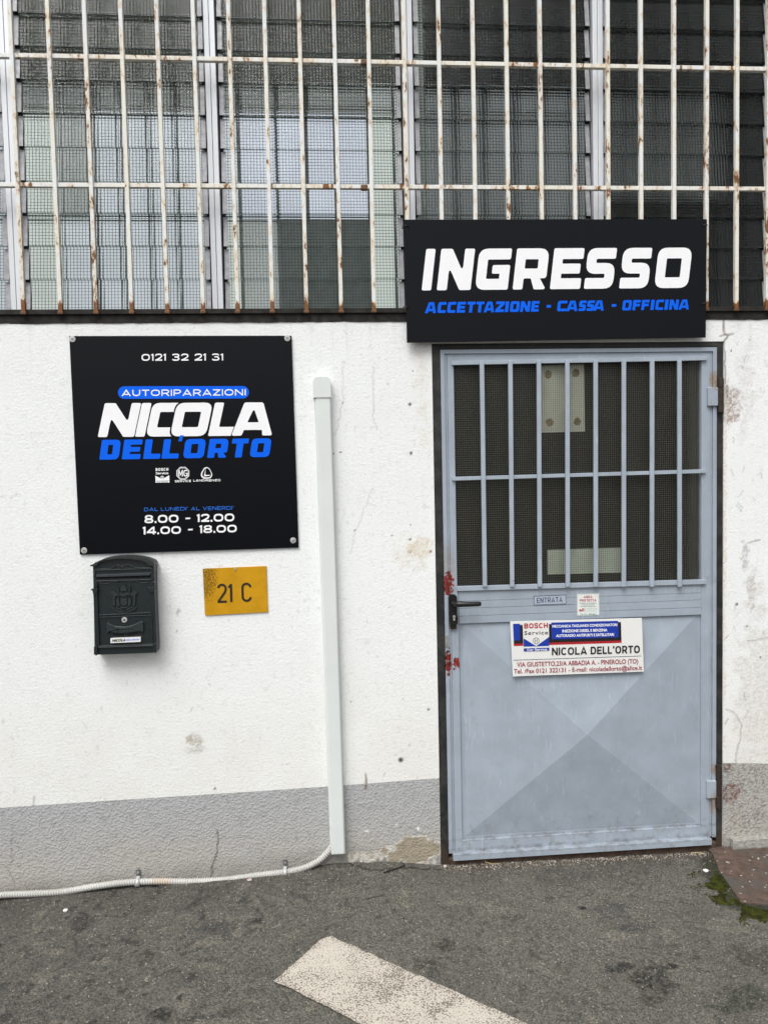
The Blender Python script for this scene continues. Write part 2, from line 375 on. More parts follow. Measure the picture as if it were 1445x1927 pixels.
k = N('rough_kerb_concrete'); f = k.noise(60, 5, .7); c = k.mix(k.ramp(f, .35, .7), (.30, .29, .26), (.48, .47, .43)); sx = k.n('SeparateXYZ'); k.lk(k.pos(), sx.inputs[0])
c = k.mix(k.ramp(sx.outputs[2], .016, .0, 0, .9), c, (.04, .045, .02)); M['kerb'] = k.bsdf(c, .95, 0, k.bump(f, .01), .2)
k = N('moss'); f = k.noise(40, 4, .6); M['moss'] = k.bsdf(k.mix(k.ramp(f, .35, .65), (.024, .026, .010), (.062, .072, .012)), .9, 0, None, .1)
M['grit'] = paint('pale_grit', (.36, .33, .28), .9, .5, .001, 90)
M['stone'] = paint('white_pebble', (.78, .76, .72), .7, .08, .0005, 60)
M['pink'] = paint('pinkish_pebble', (.46, .38, .34), .7, .1, .0005, 60)
M['leaf'] = paint('dry_brown_leaf', (.30, .11, .05), .8, .3, .0005, 60)
M['straw'] = paint('dry_straw', (.50, .38, .20), .8, .2, .0005, 60)

# ---------------------------------------------------------------- grid surfaces with wear painted on as colour
def grid_mesh(name, xs, zs, P, keep, colour, m, parent=None, smooth=True):
    nx, nz = len(xs), len(zs); idx = np.arange(nx*nz).reshape(nz, nx)
    q = np.stack([idx[:-1, :-1], idx[:-1, 1:], idx[1:, 1:], idx[1:, :-1]], -1)[keep]
    used = np.unique(q); remap = -np.ones(nx*nz, int); remap[used] = np.arange(len(used)); q = remap[q].astype(np.int32)
    V = P.reshape(-1, 3)[used]; Cc = colour.reshape(-1, 4)[used]
    if parent: V = V-np.array(wloc(parent))
    me = bpy.data.meshes.new(name); me.vertices.add(len(V)); me.vertices.foreach_set('co', V.astype(np.float32).ravel())
    me.loops.add(q.size); me.loops.foreach_set('vertex_index', q.ravel()); me.polygons.add(len(q))
    me.polygons.foreach_set('loop_start', np.arange(0, q.size, 4, dtype=np.int32))
    me.update(calc_edges=True)
    me.polygons.foreach_set('use_smooth', np.full(len(q), smooth))
    a = me.color_attributes.new('wear', 'FLOAT_COLOR', 'POINT'); a.data.foreach_set('color', Cc.astype(np.float32).ravel())
    me.materials.append(m); me.validate()
    o = bpy.data.objects.new(name, me); COL.objects.link(o)
    if parent: o.parent = parent
    return o
def axis(lo, hi, step, extra, far):
    a = list(np.arange(lo, hi+1e-6, step))
    for e in extra:
        i = int(np.argmin([abs(q-e) for q in a])); a[i] = e
    return np.array(sorted(set([q for q in far if q < lo-1e-3]+a+[q for q in far if q > hi+1e-3])))

DX0, DX1, DZ1 = .441, 1.624, 2.090          # door opening in the wall
WTOP = 2.176                                 # top of the white wall below the window band
bld = empty('workshop_building', 'white plastered workshop front with grey painted base and long window band', 'building', (.3, 0, 0))
xs = axis(-1.50, 1.96, .005, [DX0, DX1], [-7, -5, -3, -2.2, -1.7, 2.1, 2.5, 3.5, 5, 7])
zs = axis(-.06, 2.176, .005, [.35, DZ1, WTOP], [-.3])
X, Z = np.meshgrid(xs, zs)
bandx = [-7, -1.26, 0, .44, 1.625, 1.82, 7]; bandz = [.300, .339, .353, .363, .362, .349, .33]
warp = (np.interp(X, bandx, bandz)-.35)*np.clip(1-np.abs(Z-.35)/.3, 0, 1)
Z2 = Z+warp
ragged = (vnoise(X, Z, 45, 5, 3)-.5)*.006*(Z > WTOP-.001)
Y = (vnoise(X, Z, 3.0, 3, 3)-.5)*.004 - np.where(Z < .3501, 0.0, 0.0)
near = np.minimum(np.abs(X-DX0), np.abs(X-DX1)) ; Y = np.where((near < .02), 0, Y)
P = np.stack([X, Y, Z2+ragged], -1)
wear = np.ones(X.shape+(4,))
white = np.array((.87, .888, .888)); base = np.ones(X.shape+(3,))*white
def blend(c, f, col): return c*(1-f[..., None])+np.array(col)*f[..., None]
n_big = vnoise(X, Z2, 2.2, 21, 4); n_mid = vnoise(X, Z2, 9, 22, 4); n_fine = vnoise(X, Z2, 60, 23, 3); n_grain = vnoise(X, Z2, 170, 24, 2)
base = blend(base, sstep(.45, .8, n_big)*.09, (.70, .685, .63))
base = blend(base, sstep(1.05, .38, Z2)*.26*(.55+.9*n_mid), (.68, .64, .55))                       # splashed-up dust near the base
base = blend(base, sstep(.60, .80, n_grain*.7+n_fine*.3)*.20, (.42, .40, .37))                     # specks held by the grain
base = blend(base, sstep(.74, .78, n_fine)*sstep(.5, .66, n_mid)*.18, (.35, .33, .30))
def P2(px, py): q = at(px, py); return (q[0], q[2])
def blot(px, py, rx, rz, col, st, rag=.6, seed=1, c=None):
    x, z = P2(px, py); d = np.hypot((X-x)/rx, (Z2-z)/rz)+(vnoise(X, Z2, 28, seed, 4)-.5)*2*rag
    return blend(c, np.clip(sstep(1.0, .55, d)*st*(.45+1.1*sstep(.42, .62, n_grain)), 0, 1), col)
base = blot(790, 1032, .06, .055, (.70, .60, .45), .55, .5, 31, base)
base = blot(778, 1040, .10, .07, (.72, .66, .55), .35, .7, 32, base)
base = blot(368, 1393, .048, .032, (.50, .46, .40), .75, .3, 33, base)
base = blot(362, 1410, .05, .02, (.30, .28, .26), .35, .9, 34, base)
base = blot(790, 650, .03, .5, (.66, .58, .48), .22, .8, 35, base)
base = blot(1372, 765, .055, .10, (.33, .24, .20), .55, .7, 36, base)
base = blot(1366, 735, .018, .05, (.16, .12, .10), .75, .6, 37, base)
base = blot(1400, 1050, .02, .10, (.40, .37, .35), .45, .9, 38, base)
base = blot(1412, 1110, .022, .09, (.40, .37, .35), .4, .9, 39, base)
base = blot(1405, 725, .05, .25, (.50, .46, .43), .22, .9, 40, base)
base = blot(1425, 1330, .10, .5, (.56, .53, .48), .30, .9, 41, base)
base = blot(335, 1150, .02, .03, (.42, .40, .38), .5, .8, 42, base)
base = blot(1363, 1000, .010, .9, (.70, .62, .50), .5, .6, 43, base)
base = blot(829, 1225, .010, .04, (.48, .45, .38), .8, .3, 44, base)
for (px, py, r) in [(771, 761, .0062), (773, 853, .0062), (645, 758, .0035), (641, 851, .0035), (627, 777, .002), (627, 854, .004), (777, 698, .002), (738, 1008, .003), (773, 988, .0022), (668, 997, .0025),
                    (754, 1430, .010), (405, 1484, .005), (386, 1018, .003), (1386, 1137, .005), (1405, 1178, .004), (1430, 1237, .004), (1375, 660, .004), (1410, 640, .003), (806, 1335, .005), (660, 1320, .003)]:
    x, z = P2(px, py); d = np.hypot(X-x, Z2-z); base = blend(base, sstep(r*1.35, r*.6, d), (.10, .095, .09))
for (px, py) in [(771, 1015), (771, 1038), (810, 1037)]:
    x, z = P2(px, py); d = np.abs(np.hypot(X-x, Z2-z)-.0035); base = blend(base, sstep(.003, .0012, d)*.8, (.25, .10, .08))
def crack(c, pts, wdt, st, seed, col=(.22, .2, .18)):
    q = [P2(*p) for p in pts]; rg = random.Random(seed); out = [q[0]]
    for a, b in zip(q[:-1], q[1:]):
        n = max(2, int(math.hypot(a[0]-b[0], a[1]-b[1])/.018))
        for i in range(1, n+1): out.append((a[0]+(b[0]-a[0])*i/n+rg.uniform(-.004, .004), a[1]+(b[1]-a[1])*i/n+rg.uniform(-.004, .004)))
    sl_ = seg_dist(X, Z2, out); return blend(c, sstep(wdt, wdt*.3, sl_)*st, col)
base = crack(base, [(645, 690), (645, 755), (632, 820)], .004, .25, 1)
base = crack(base, [(702, 690), (702, 780), (710, 810)], .004, .30, 2)
base = crack(base, [(700, 920), (690, 950), (668, 1000), (660, 1040)], .004, .22, 3)
base = crack(base, [(1361, 602), (1362, 625), (1368, 632), (1362, 640), (1363, 720)], .006, .85, 4)
base = crack(base, [(1354, 632), (1378, 630)], .005, .7, 5)
base = crack(base, [(1365, 1335), (1385, 1345), (1395, 1365), (1390, 1400)], .004, .5, 6)
base = crack(base, [(1405, 1205), (1445, 1200)], .004, .45, 7)
base = crack(base, [(1408, 1022), (1430, 1017)], .005, .6, 8)
base = crack(base, [(1388, 1400), (1384, 1440)], .005, .5, 9)
base = crack(base, [(65, 1500), (63, 1515)], .006, .45, 10)
for i in range(26):
    x0, y0 = random.uniform(1366, 1440), random.uniform(640, 1430); l = random.uniform(4, 16); a = random.uniform(.9, 2.2)
    base = crack(base, [(x0, y0), (x0+l*math.cos(a), y0+l*math.sin(a))], .0035, random.uniform(.25, .6), 50+i)
for i in range(16):
    x0, y0 = random.uniform(320, 820), random.uniform(1080, 1460); l = random.uniform(3, 8); a = random.uniform(.3, 2.6)
    base = crack(base, [(x0, y0), (x0+l*math.cos(a), y0+l*math.sin(a))], .0035, random.uniform(.2, .5), 90+i)
for (px, y1, w_, st_) in [(628, 690, .006, .25), (655, 760, .008, .22), (701, 720, .007, .28), (742, 680, .010, .22), (60, 700, .012, .15), (585, 680, .008, .18), (1410, 700, .010, .25)]:
    x, z1_ = P2(px, y1); dx_ = np.abs(X-x-(vnoise(Z2, Z2*0+px, 9, 45, 2)-.5)*.02)
    base = blend(base, sstep(w_, w_*.2, dx_)*sstep(z1_, WTOP, Z2)*st_*(.3+1.2*n_fine), (.60, .57, .50))
wcol = base.copy()
# grey painted plinth
grey = np.array((.395, .400, .405)); pb = np.ones(X.shape+(3,))*grey
pb = blend(pb, sstep(.33, .02, Z2)*.62*(.5+.9*n_mid), (.43, .40, .345))
pb = blend(pb, sstep(.55, .8, n_fine)*.35, (.24, .235, .23))
pb = blend(pb, sstep(.09, .0, Z2-np.interp(X, [-1.3, -.75, .03, .44, 1.6], [-.017, .004, .043, .012, 0]))*.55*(.4+n_mid), (.13, .125, .115))
xr = sstep(1.62, 1.66, X); pb = blend(pb, xr*.8*(.6+.6*n_mid), (.40, .385, .35)); pb = blend(pb, xr*sstep(.56, .64, n_grain)*.6, (.16, .14, .12))
pb = blot(1372, 1490, .05, .05, (.17, .09, .075), .7, .6, 61, pb)
pb = blot(1366, 1445, .03, .03, (.15, .10, .08), .6, .6, 62, pb)
# spalled render beside the door
xx, zz = P2(725, 1602)
d = np.hypot((X-P2(775, 1600)[0])/.12, (Z2-P2(775, 1602)[1])/.055)+(vnoise(X, Z2, 24, 71, 4)-.5)*1.1
pb = blend(pb, sstep(1.0, .85, d)*.95, (.33, .285, .21)); pb = blend(pb, sstep(.85, .95, d)*sstep(1.08, .98, d)*.7, (.66, .64, .58))
d2 = np.hypot((X-P2(690, 1612)[0])/.085, (Z2-P2(690, 1612)[1])/.030)+(vnoise(X, Z2, 38, 72, 4)-.5)*1.3
pb = blend(pb, sstep(1.0, .7, d2)*.85, (.60, .57, .51)); pb = blend(pb, sstep(.55, .7, vnoise(X, Z2, 70, 73, 2))*sstep(1.2, .9, np.minimum(d, d2))*.5, (.25, .21, .16))
for (px, py, rx, rz) in [(690, 1563, .010, .007), (703, 1560, .004, .004), (746, 1551, .004, .004), (787, 1560, .006, .010)]:
    pb = blot(px, py, rx, rz, (.78, .78, .75), .9, .4, 74+px, pb)
pb = crack(pb, [(409, 1564), (410, 1595), (402, 1625), (397, 1650)], .005, .8, 20, (.10, .09, .08))
pb = crack(pb, [(22, 1580), (24, 1620), (12, 1632)], .004, .6, 21); pb = crack(pb, [(12, 1632), (28, 1655), (28, 1678)], .004, .7, 22)
pb = crack(pb, [(182, 1592), (190, 1606)], .004, .6, 23); pb = crack(pb, [(46, 1660), (52, 1672)], .004, .6, 24)
pb = crack(pb, [(520, 1505), (540, 1502)], .004, .4, 25, (.6, .6, .6))
rust_gouge = (np.abs(X-P2(689, 1470)[0]) < .006) & (np.abs(Z2-P2(689, 1470)[1]) < .034)
for arr in (wcol, pb):
    dd_ = np.hypot((X-P2(688.5, 1470)[0])/.0065, (Z2-P2(688.5, 1470)[1])/.035)+(n_fine-.5)*.5
    arr[:] = blend(arr, sstep(1.05, .8, dd_)*.85, (.28, .23, .18)); arr[:] = blend(arr, sstep(.5, .3, np.hypot((X-P2(688, 1482)[0])/.006, (Z2-P2(688, 1482)[1])/.02))*.8, (.07, .045, .03))
xc, zc = (X[:-1, :-1]+X[1:, 1:])/2, (Z[:-1, :-1]+Z[1:, 1:])/2
inopen = (xc > DX0) & (xc < DX1) & (zc < DZ1)
wear[..., :3] = wcol; grid_mesh('wall', xs, zs, P, (~inopen) & (zc > .35), wear, M['plaster'], bld)
wear2 = wear.copy(); wear2[..., :3] = pb; grid_mesh('plinth', xs, zs, P, (~inopen) & (zc < .35), wear2, M['plinth'], bld)
# the solid of the wall behind the plaster skin (reveals, ends, roof edge)
mb = MB(); mb.box(-7, DX0-.0, .006, .22, -.3, WTOP-.002).box(DX1, 7, .006, .22, -.3, WTOP-.002).box(DX0, DX1, .006, .22, DZ1, WTOP-.002)
mb.box(-7, 7, 0, .22, 3.62, 4.3)
o = mb.build('wall_core', M['plaster'], bld)
a_ = o.data.color_attributes.new('wear', 'FLOAT_COLOR', 'POINT'); a_.data.foreach_set('color', [.78, .78, .76, 1.0]*len(o.data.vertices))
# black ledge under the window: projecting steel strip, shaded gap, painted band with a ragged lower edge
mb = MB(); mb.box(-7, 7, -.012, .14, 2.207, 2.226); mb.build('window_ledge', M['ledge'], bld, bevel=.002)
mb = MB(); xb = np.linspace(-1.6, 2.0, 260); zb = WTOP+.003-.006*vnoise(xb, xb*0, 30, 9, 4)
lo = [(-7, WTOP)]+list(zip(xb, zb))+[(7, WTOP)]
mb.prism([[(a, b) for a, b in lo]+[(7, 2.2055), (-7, 2.2055)]], lambda u, v: np.array((u, -.0035, v)), .12); mb.build('ledge_band', M['ledge'], bld)

# ---------------------------------------------------------------- ground
gx = axis(-1.5, 2.0, .0045, [], [-60, -30, -15, -8, -4, -2.5, -1.9, -1.7, 2.2, 2.5, 3.5, 6, 12, 30, 60])
gy = axis(-1.15, .03, .0045, [], [-80, -40, -20, -10, -6, -4, -3, -2.2, -1.7, -1.4, .25, .6])
GX, GY = np.meshgrid(gx, gy)
def gz(x, y):
    x = np.asarray(x, float); y = np.asarray(y, float)
    e = np.interp(x, [-3, -1.28, -.755, -.3, .036, .25, .44, 1.6, 1.82, 3], [-.02, -.017, .002, .02, .040, .030, .004, -.004, -.012, -.02])
    return e*np.exp(-np.abs(y)/.16) + (vnoise(x, y, 1.3, 81, 2)-.5)*.008*np.exp(-(np.abs(x)/4)**2-(np.abs(y)/3)**2)
GZ = gz(GX, GY)+(vnoise(GX, GY, 26, 82, 3)-.5)*.004
GP = np.stack([GX, GY, GZ], -1)
X, Z2 = GX, GY     # reuse blend helpers on the ground plane
asp = np.ones(X.shape+(3,))*np.array((.117, .110, .092))
def G2(px, py): q = gd(px, py); return (q[0], q[1])
gn1 = vnoise(X, Z2, 1.6, 91, 4); gn2 = vnoise(X, Z2, 7, 92, 4); gn3 = vnoise(X, Z2, 40, 93, 3); gn4 = vnoise(X, Z2, 110, 101, 2)
asp = blend(asp, sstep(.40, .70, gn1)*.38, (.105, .100, .088)); asp = blend(asp, sstep(.5, .75, gn2)*.28, (.055, .053, .050))
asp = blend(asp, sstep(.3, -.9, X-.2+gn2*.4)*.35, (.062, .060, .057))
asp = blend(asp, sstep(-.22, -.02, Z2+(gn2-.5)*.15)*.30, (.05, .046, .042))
asp = blend(asp, sstep(.60, .8, gn3)*.5, (.035, .035, .033))
asp = blend(asp, sstep(.64, .72, vnoise(X, Z2, 24, 102, 4, .65))*sstep(.0, -.5, X)*.7, (.030, .030, .028))
asp = blend(asp, sstep(.66, .74, vnoise(X, Z2, 15, 103, 4, .6))*.5, (.17, .155, .125))
def gcrack(c, pts, wd, st):
    q_ = [G2(*p) for p in pts]; rg = random.Random(5); o_ = [q_[0]]
    for a, b in zip(q_[:-1], q_[1:]):
        n = max(2, int(math.hypot(a[0]-b[0], a[1]-b[1])/.015))
        for i in range(1, n+1): o_.append((a[0]+(b[0]-a[0])*i/n+rg.uniform(-.006, .006), a[1]+(b[1]-a[1])*i/n+rg.uniform(-.006, .006)))
    return blend(c, sstep(wd, wd*.35, seg_dist(X, Z2, o_))*st, (.018, .018, .016))
def gblot(c, px, py, rx, ry, col, st, rag, seed, ang=0.0, sc=30):
    x, y = G2(px, py); ca, sa = math.cos(ang), math.sin(ang); u = (X-x)*ca+(Z2-y)*sa; v = -(X-x)*sa+(Z2-y)*ca
    d = np.hypot(u/rx, v/ry)+(vnoise(X, Z2, sc, seed, 5, .65)-.5)*2.6*rag
    return blend(c, np.clip(sstep(1.0, .62, d)*st*(.55+.9*sstep(.35, .65, gn4)), 0, 1), col)
dark = (.026, .026, .022)
asp = gblot(asp, 1225, 1845, .075, .085, dark, .68, .5, 1, -.5); asp = gblot(asp, 1170, 1820, .06, .025, dark, .7, .7, 2)
asp = gblot(asp, 1258, 1820, .03, .02, dark, .7, .5, 3); asp = gblot(asp, 1225, 1880, .06, .04, dark, .45, .8, 4)
asp = gblot(asp, 838, 1778, .05, .04, dark, .6, .8, 5, 0, 45); asp = gblot(asp, 805, 1815, .06, .03, dark, .5, .9, 6, 0, 45)
asp = gblot(asp, 1094, 1708, .018, .018, (.015, .015, .015), .9, .3, 7); asp = gblot(asp, 1150, 1712, .06, .05, (.06, .06, .06), .5, .7, 8, -.6)
asp = gblot(asp, 1200, 1745, .07, .03, (.055, .054, .052), .55, .7, 9); asp = gblot(asp, 915, 1737, .03, .012, dark, .55, .5, 10)
asp = gblot(asp, 970, 1727, .05, .02, dark, .4, .9, 11); asp = gblot(asp, 714, 1727, .022, .008, dark, .5, .4, 12)
asp = gblot(asp, 303, 1906, .045, .04, dark, .8, .4, 13); asp = gblot(asp, 342, 1876, .022, .02, dark, .65, .4, 14, .6)
asp = gblot(asp, 1405, 1880, .10, .06, (.03, .036, .02), .55, .9, 15, 0, 30); asp = gblot(asp, 1430, 1800, .10, .06, (.035, .037, .028), .5, .9, 16, 0, 30)
asp = gblot(asp, 760, 1686, .02, .012, (.17, .15, .12), .6, .5, 17); asp = gblot(asp, 1195, 1760, .015, .006, (.22, .2, .17), .7, .4, 18)
asp = gblot(asp, 150, 1735, .05, .07, (.03, .03, .028), .6, .8, 19); asp = gblot(asp, 420, 1745, .12, .05, (.05, .049, .047), .5, .7, 20)
asp = gblot(asp, 485, 1735, .03, .025, dark, .7, .8, 21, 0, 50)
asp = gcrack(asp, [(640, 1640), (700, 1650), (745, 1645), (830, 1638)], .006, .8); asp = gcrack(asp, [(690, 1697), (725, 1690)], .006, .8); asp = gcrack(asp, [(180, 1722), (140, 1760), (150, 1800)], .008, .45); asp = gcrack(asp, [(250, 1700), (235, 1725), (180, 1722)], .007, .5)
mossline = [G2(1341, 1612), G2(1350, 1640), G2(1396, 1704), G2(1445, 1716), G2(1480, 1722)]
dm = seg_dist(X, Z2, mossline)+(vnoise(X, Z2, 18, 94, 4)-.5)*.09
asp = blend(asp, sstep(.09, .02, dm)*.85, (.026, .028, .013))
asp = blend(asp, sstep(.05, .0, np.abs(Z2+.03))*sstep(.42, .5, X)*.5*(.4+gn2), (.07, .05, .036))
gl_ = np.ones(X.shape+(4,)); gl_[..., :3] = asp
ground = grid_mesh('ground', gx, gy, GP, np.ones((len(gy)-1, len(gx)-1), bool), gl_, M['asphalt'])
ground['kind'] = 'structure'

# worn white bay marking
a, b, c_, d_ = [Vector(gd(*q)) for q in ((615, 1762), (517, 1848), (683, 1927), (990, 1927))]
ex = ((d_-a).normalized()); wv = (b-a)
nu, nv = 330, 74; U, Vv = np.meshgrid(np.linspace(0, 1.45, nu), np.linspace(0, 1, nv))
e1 = np.array(ex)[:2]; w1 = np.array(wv)[:2]
jit = (vnoise(U, U*0, 40, 95, 3)-.5)*.035
sc_ = np.where(Vv < .5, Vv+jit*(1-2*Vv), Vv+(vnoise(U, U*0+3, 40, 96, 3)-.5)*.035*(2*Vv-1))
rnd = .02*np.clip(1-Vv/.16, 0, 1)**2*np.clip(1-U/.25, 0, 1)
PX = a[0]+(U+rnd+(vnoise(Vv, Vv*0, 30, 97, 2)-.5)*.012*(U < .03))*e1[0]+sc_*w1[0]; PY = a[1]+(U+rnd)*e1[1]+sc_*w1[1]
edge = np.minimum(np.minimum(Vv, 1-Vv)*.28, U*1.0)
wr = .18*vnoise(PX, PY, 14, 98, 4)+.20*sstep(.025, .0, edge)*vnoise(PX, PY, 60, 99, 2)+.26*sstep(.55, .75, vnoise(PX, PY, 6, 100, 4))*sstep(.15, .5, U)-.04
wq = np.ones(U.shape+(4,)); wq[..., :3] = wr[..., None]
stripe = grid_mesh('road_marking', U[0], Vv[:, 0], np.stack([PX, PY, gz(PX, PY)+.0062], -1), np.ones((nv-1, nu-1), bool), wq, M['roadpaint'])
stripe['kind'] = 'structure'
bm = bmesh.new(); bm.from_mesh(stripe.data); bmesh.ops.recalc_face_normals(bm, faces=bm.faces)
if sum(f.normal.z for f in bm.faces) < 0: bmesh.ops.reverse_faces(bm, faces=bm.faces)
bm.to_mesh(stripe.data); bm.free()

# red-brown concrete slab on the right
q = [gd(1341, 1612), gd(1352, 1640), gd(1393, 1700), gd(1445, 1705), gd(1900, 1735)]
mb = MB(); loop = [(p[0], p[1]) for p in q]+[(2.9, .02), (q[0][0]+.01, .02)]
tri = tessellate_polygon([[Vector((x, y, 0)) for x, y in loop]]); n = len(loop)
mb.add([(x, y, .007) for x, y in loop]+[(x, y, -.06) for x, y in loop], [t if np.cross(np.subtract(loop[t[1]], loop[t[0]]), np.subtract(loop[t[2]], loop[t[0]])) > 0 else t[::-1] for t in [tuple(t) for t in tri]]+[(i, (i+1) % n, n+(i+1) % n, n+i) for i in range(n)])
slab = mb.build('concrete_slab', M['redslab'], None, bevel=.003); slab['kind'] = 'structure'
mb = MB(); kx0 = at(1372, 1590)[0]; mb.box(kx0, 3.2, -.030, .004, -.01, .046); kb = mb.build('kerb_strip', M['kerb'], None, bevel=.0025)
kb['kind'] = 'structure'

# ---------------------------------------------------------------- rooms behind the window
xl0 = at(34, 583, .14)[0]; xdiv = at(791, 412, .15)[0]
mb = MB(); mb.box(xdiv-.018, xdiv+.010, .80, 3.0, 0, 3.7); mb.build('room_side_wall', M['inpost'], bld)
mb = MB(); p_ = at(791, 412, .16); mb.box(p_[0]-.012, p_[0]+.022, .15, .19, 2.21, 3.6); mb.build('inner_post', M['inpost'], bld)
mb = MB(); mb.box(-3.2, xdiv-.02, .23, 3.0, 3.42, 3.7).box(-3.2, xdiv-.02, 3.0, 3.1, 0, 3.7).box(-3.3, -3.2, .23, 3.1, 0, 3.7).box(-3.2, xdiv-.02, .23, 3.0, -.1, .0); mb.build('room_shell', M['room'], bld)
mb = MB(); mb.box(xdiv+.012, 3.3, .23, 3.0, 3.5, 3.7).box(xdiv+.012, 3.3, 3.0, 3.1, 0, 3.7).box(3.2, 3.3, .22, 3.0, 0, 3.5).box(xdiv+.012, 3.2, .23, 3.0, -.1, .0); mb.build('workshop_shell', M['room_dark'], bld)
mb = MB(); mb.box(-7, 7, .0, 3.4, 4.3, 4.45).box(-7, -3.3, .22, 3.1, 0, 4.3).box(3.3, 7, .22, 3.1, 0, 4.3).box(-3.3, 3.3, .22, 3.1, 3.7, 4.3); mb.build('roof_slab', M['room'], bld)

def partition(label, Yp, frames, panes, dark_panels=()):
    cx = np.mean([at(p[0], 300, Yp)[0] for p, _ in panes])
    t = empty('glazed_partition', label, 'partition', (cx, Yp, 0))
    mb = MB()
    def bx(px0, py0, px1, py1, y0, y1):
        ym = 350 if py1-py0 > 100 else (py0+py1)/2; xm = (px0+px1)/2; mb.box(at(px0, ym, Yp)[0], at(px1, ym, Yp)[0], y0, y1, at(xm, py1, Yp)[2], at(xm, py0, Yp)[2])
    for f in frames: bx(*f, Yp-.006, Yp+.02)
    mb.build('frame', M['inframe'], t)
    for d in dark_panels:
        mb = MB(); bx(*d, Yp-.009, Yp+.01); mb.build('panel', M['inpanel'], t)
    for p, m in panes:
        mb = MB(); bx(*p, Yp, Yp+.008); mb.build('pane', M[m], t)
    return t
fr = [(-60, 108, 700, 160), (-60, 209, 775, 217), (-60, 408, 700, 416), (-60, 600, 775, 640)]
for x in (36, 112, 176, 228, 283, 334, 384, 450, 522, 578, 632, 694, 744): fr.append((x-3, 20, x+3, 640))
fr.append((170, 150, 184, 640))
pn = [((39, 20, 109, 108), 'pane_d'), ((39, 160, 109, 209), 'pane_c'), ((39, 217, 109, 408), 'glow_g'), ((39, 416, 109, 600), 'glow_g'), ((697, 20, 741, 160), 'pane_d'), ((697, 160, 741, 209), 'pane_h'), ((697, 217, 741, 600), 'glow_g'), ((747, 160, 775, 600), 'glow_g'),  # pale side strips: glowing panes added in place of white side walls
      ((-60, 217, 33, 408), 'pane_a'), ((-60, 416, 33, 600), 'pane_a')]
for x0, x1 in ((115, 170), (184, 225), (231, 280), (286, 331), (337, 381), (387, 447)):
    pn += [((x0, 160, x1, 205), 'pane_c'), ((x0, 217, x1, 408), 'pane_h' if x0 == 115 else 'pane_a'), ((x0, 416, x1, 600), 'glow_g' if x0 == 387 else 'pane_a')]
for i, (x0, x1) in enumerate(((453, 519), (525, 575), (581, 629), (635, 691))):
    pn += [((x0, 160, x1, 205), 'pane_c'), ((x0, 217, x1, 408), 'pane_b')]
    if i == 0: pn.append(((x0, 416, x1, 600), 'pane_h'))
partition('grey framed glazed partition with bright panes seen behind the louvre glass left of the entrance sign', .75, fr, pn, [(525, 416, 691, 600)])
fr = [(780, 160, 1130, 172), (780, 218, 1130, 228), (780, 600, 1130, 620)] + [(x-6, 160, x+6, 620) for x in (795, 858, 912, 970, 1020, 1078, 1124)]
pn = []
for x0, x1 in ((801, 852), (864, 906), (918, 964), (976, 1014), (1026, 1072), (1084, 1118)):
    pn += [((x0, 172, x1, 218), 'pane_d'), ((x0, 228, x1, 600), 'pane_d')]
partition('dim grey panes seen through the louvre glass directly above the entrance sign', .9, fr, pn)
fr = [(1140, 165, 1345, 177), (1140, 240, 1345, 250), (1140, 352, 1345, 372)] + [(x-7, 165, x+7, 372) for x in (1140, 1186, 1242, 1293, 1345)]
pn = [((x0, y0, x1, y1), 'pane_e') for x0, x1 in ((1147, 1179), (1193, 1235), (1249, 1286), (1300, 1338)) for y0, y1 in ((177, 240), (250, 352))]
partition('faint dark panes seen through the louvre glass at the right end of the window', .9, fr, pn)
tl = empty('tube_lamp', 'unlit fluorescent tube fitting hanging behind the upper louvre glass on the left', 'ceiling lamp', at(260, 40, .6))
p, q2 = at(60, 52, .6), at(595, 34, .6); mb = MB(); mb.box(p[0], q2[0], .57, .63, p[2], q2[2]); mb.build('housing', M['gap'], tl, bevel=.004)
mb = MB(); mb.tube([(p[0]+.03, .59, p[2]-.02), (q2[0]-.03, .59, p[2]-.02)], .013, 10); mb.build('tube', M['inpost'], tl, smooth=True)

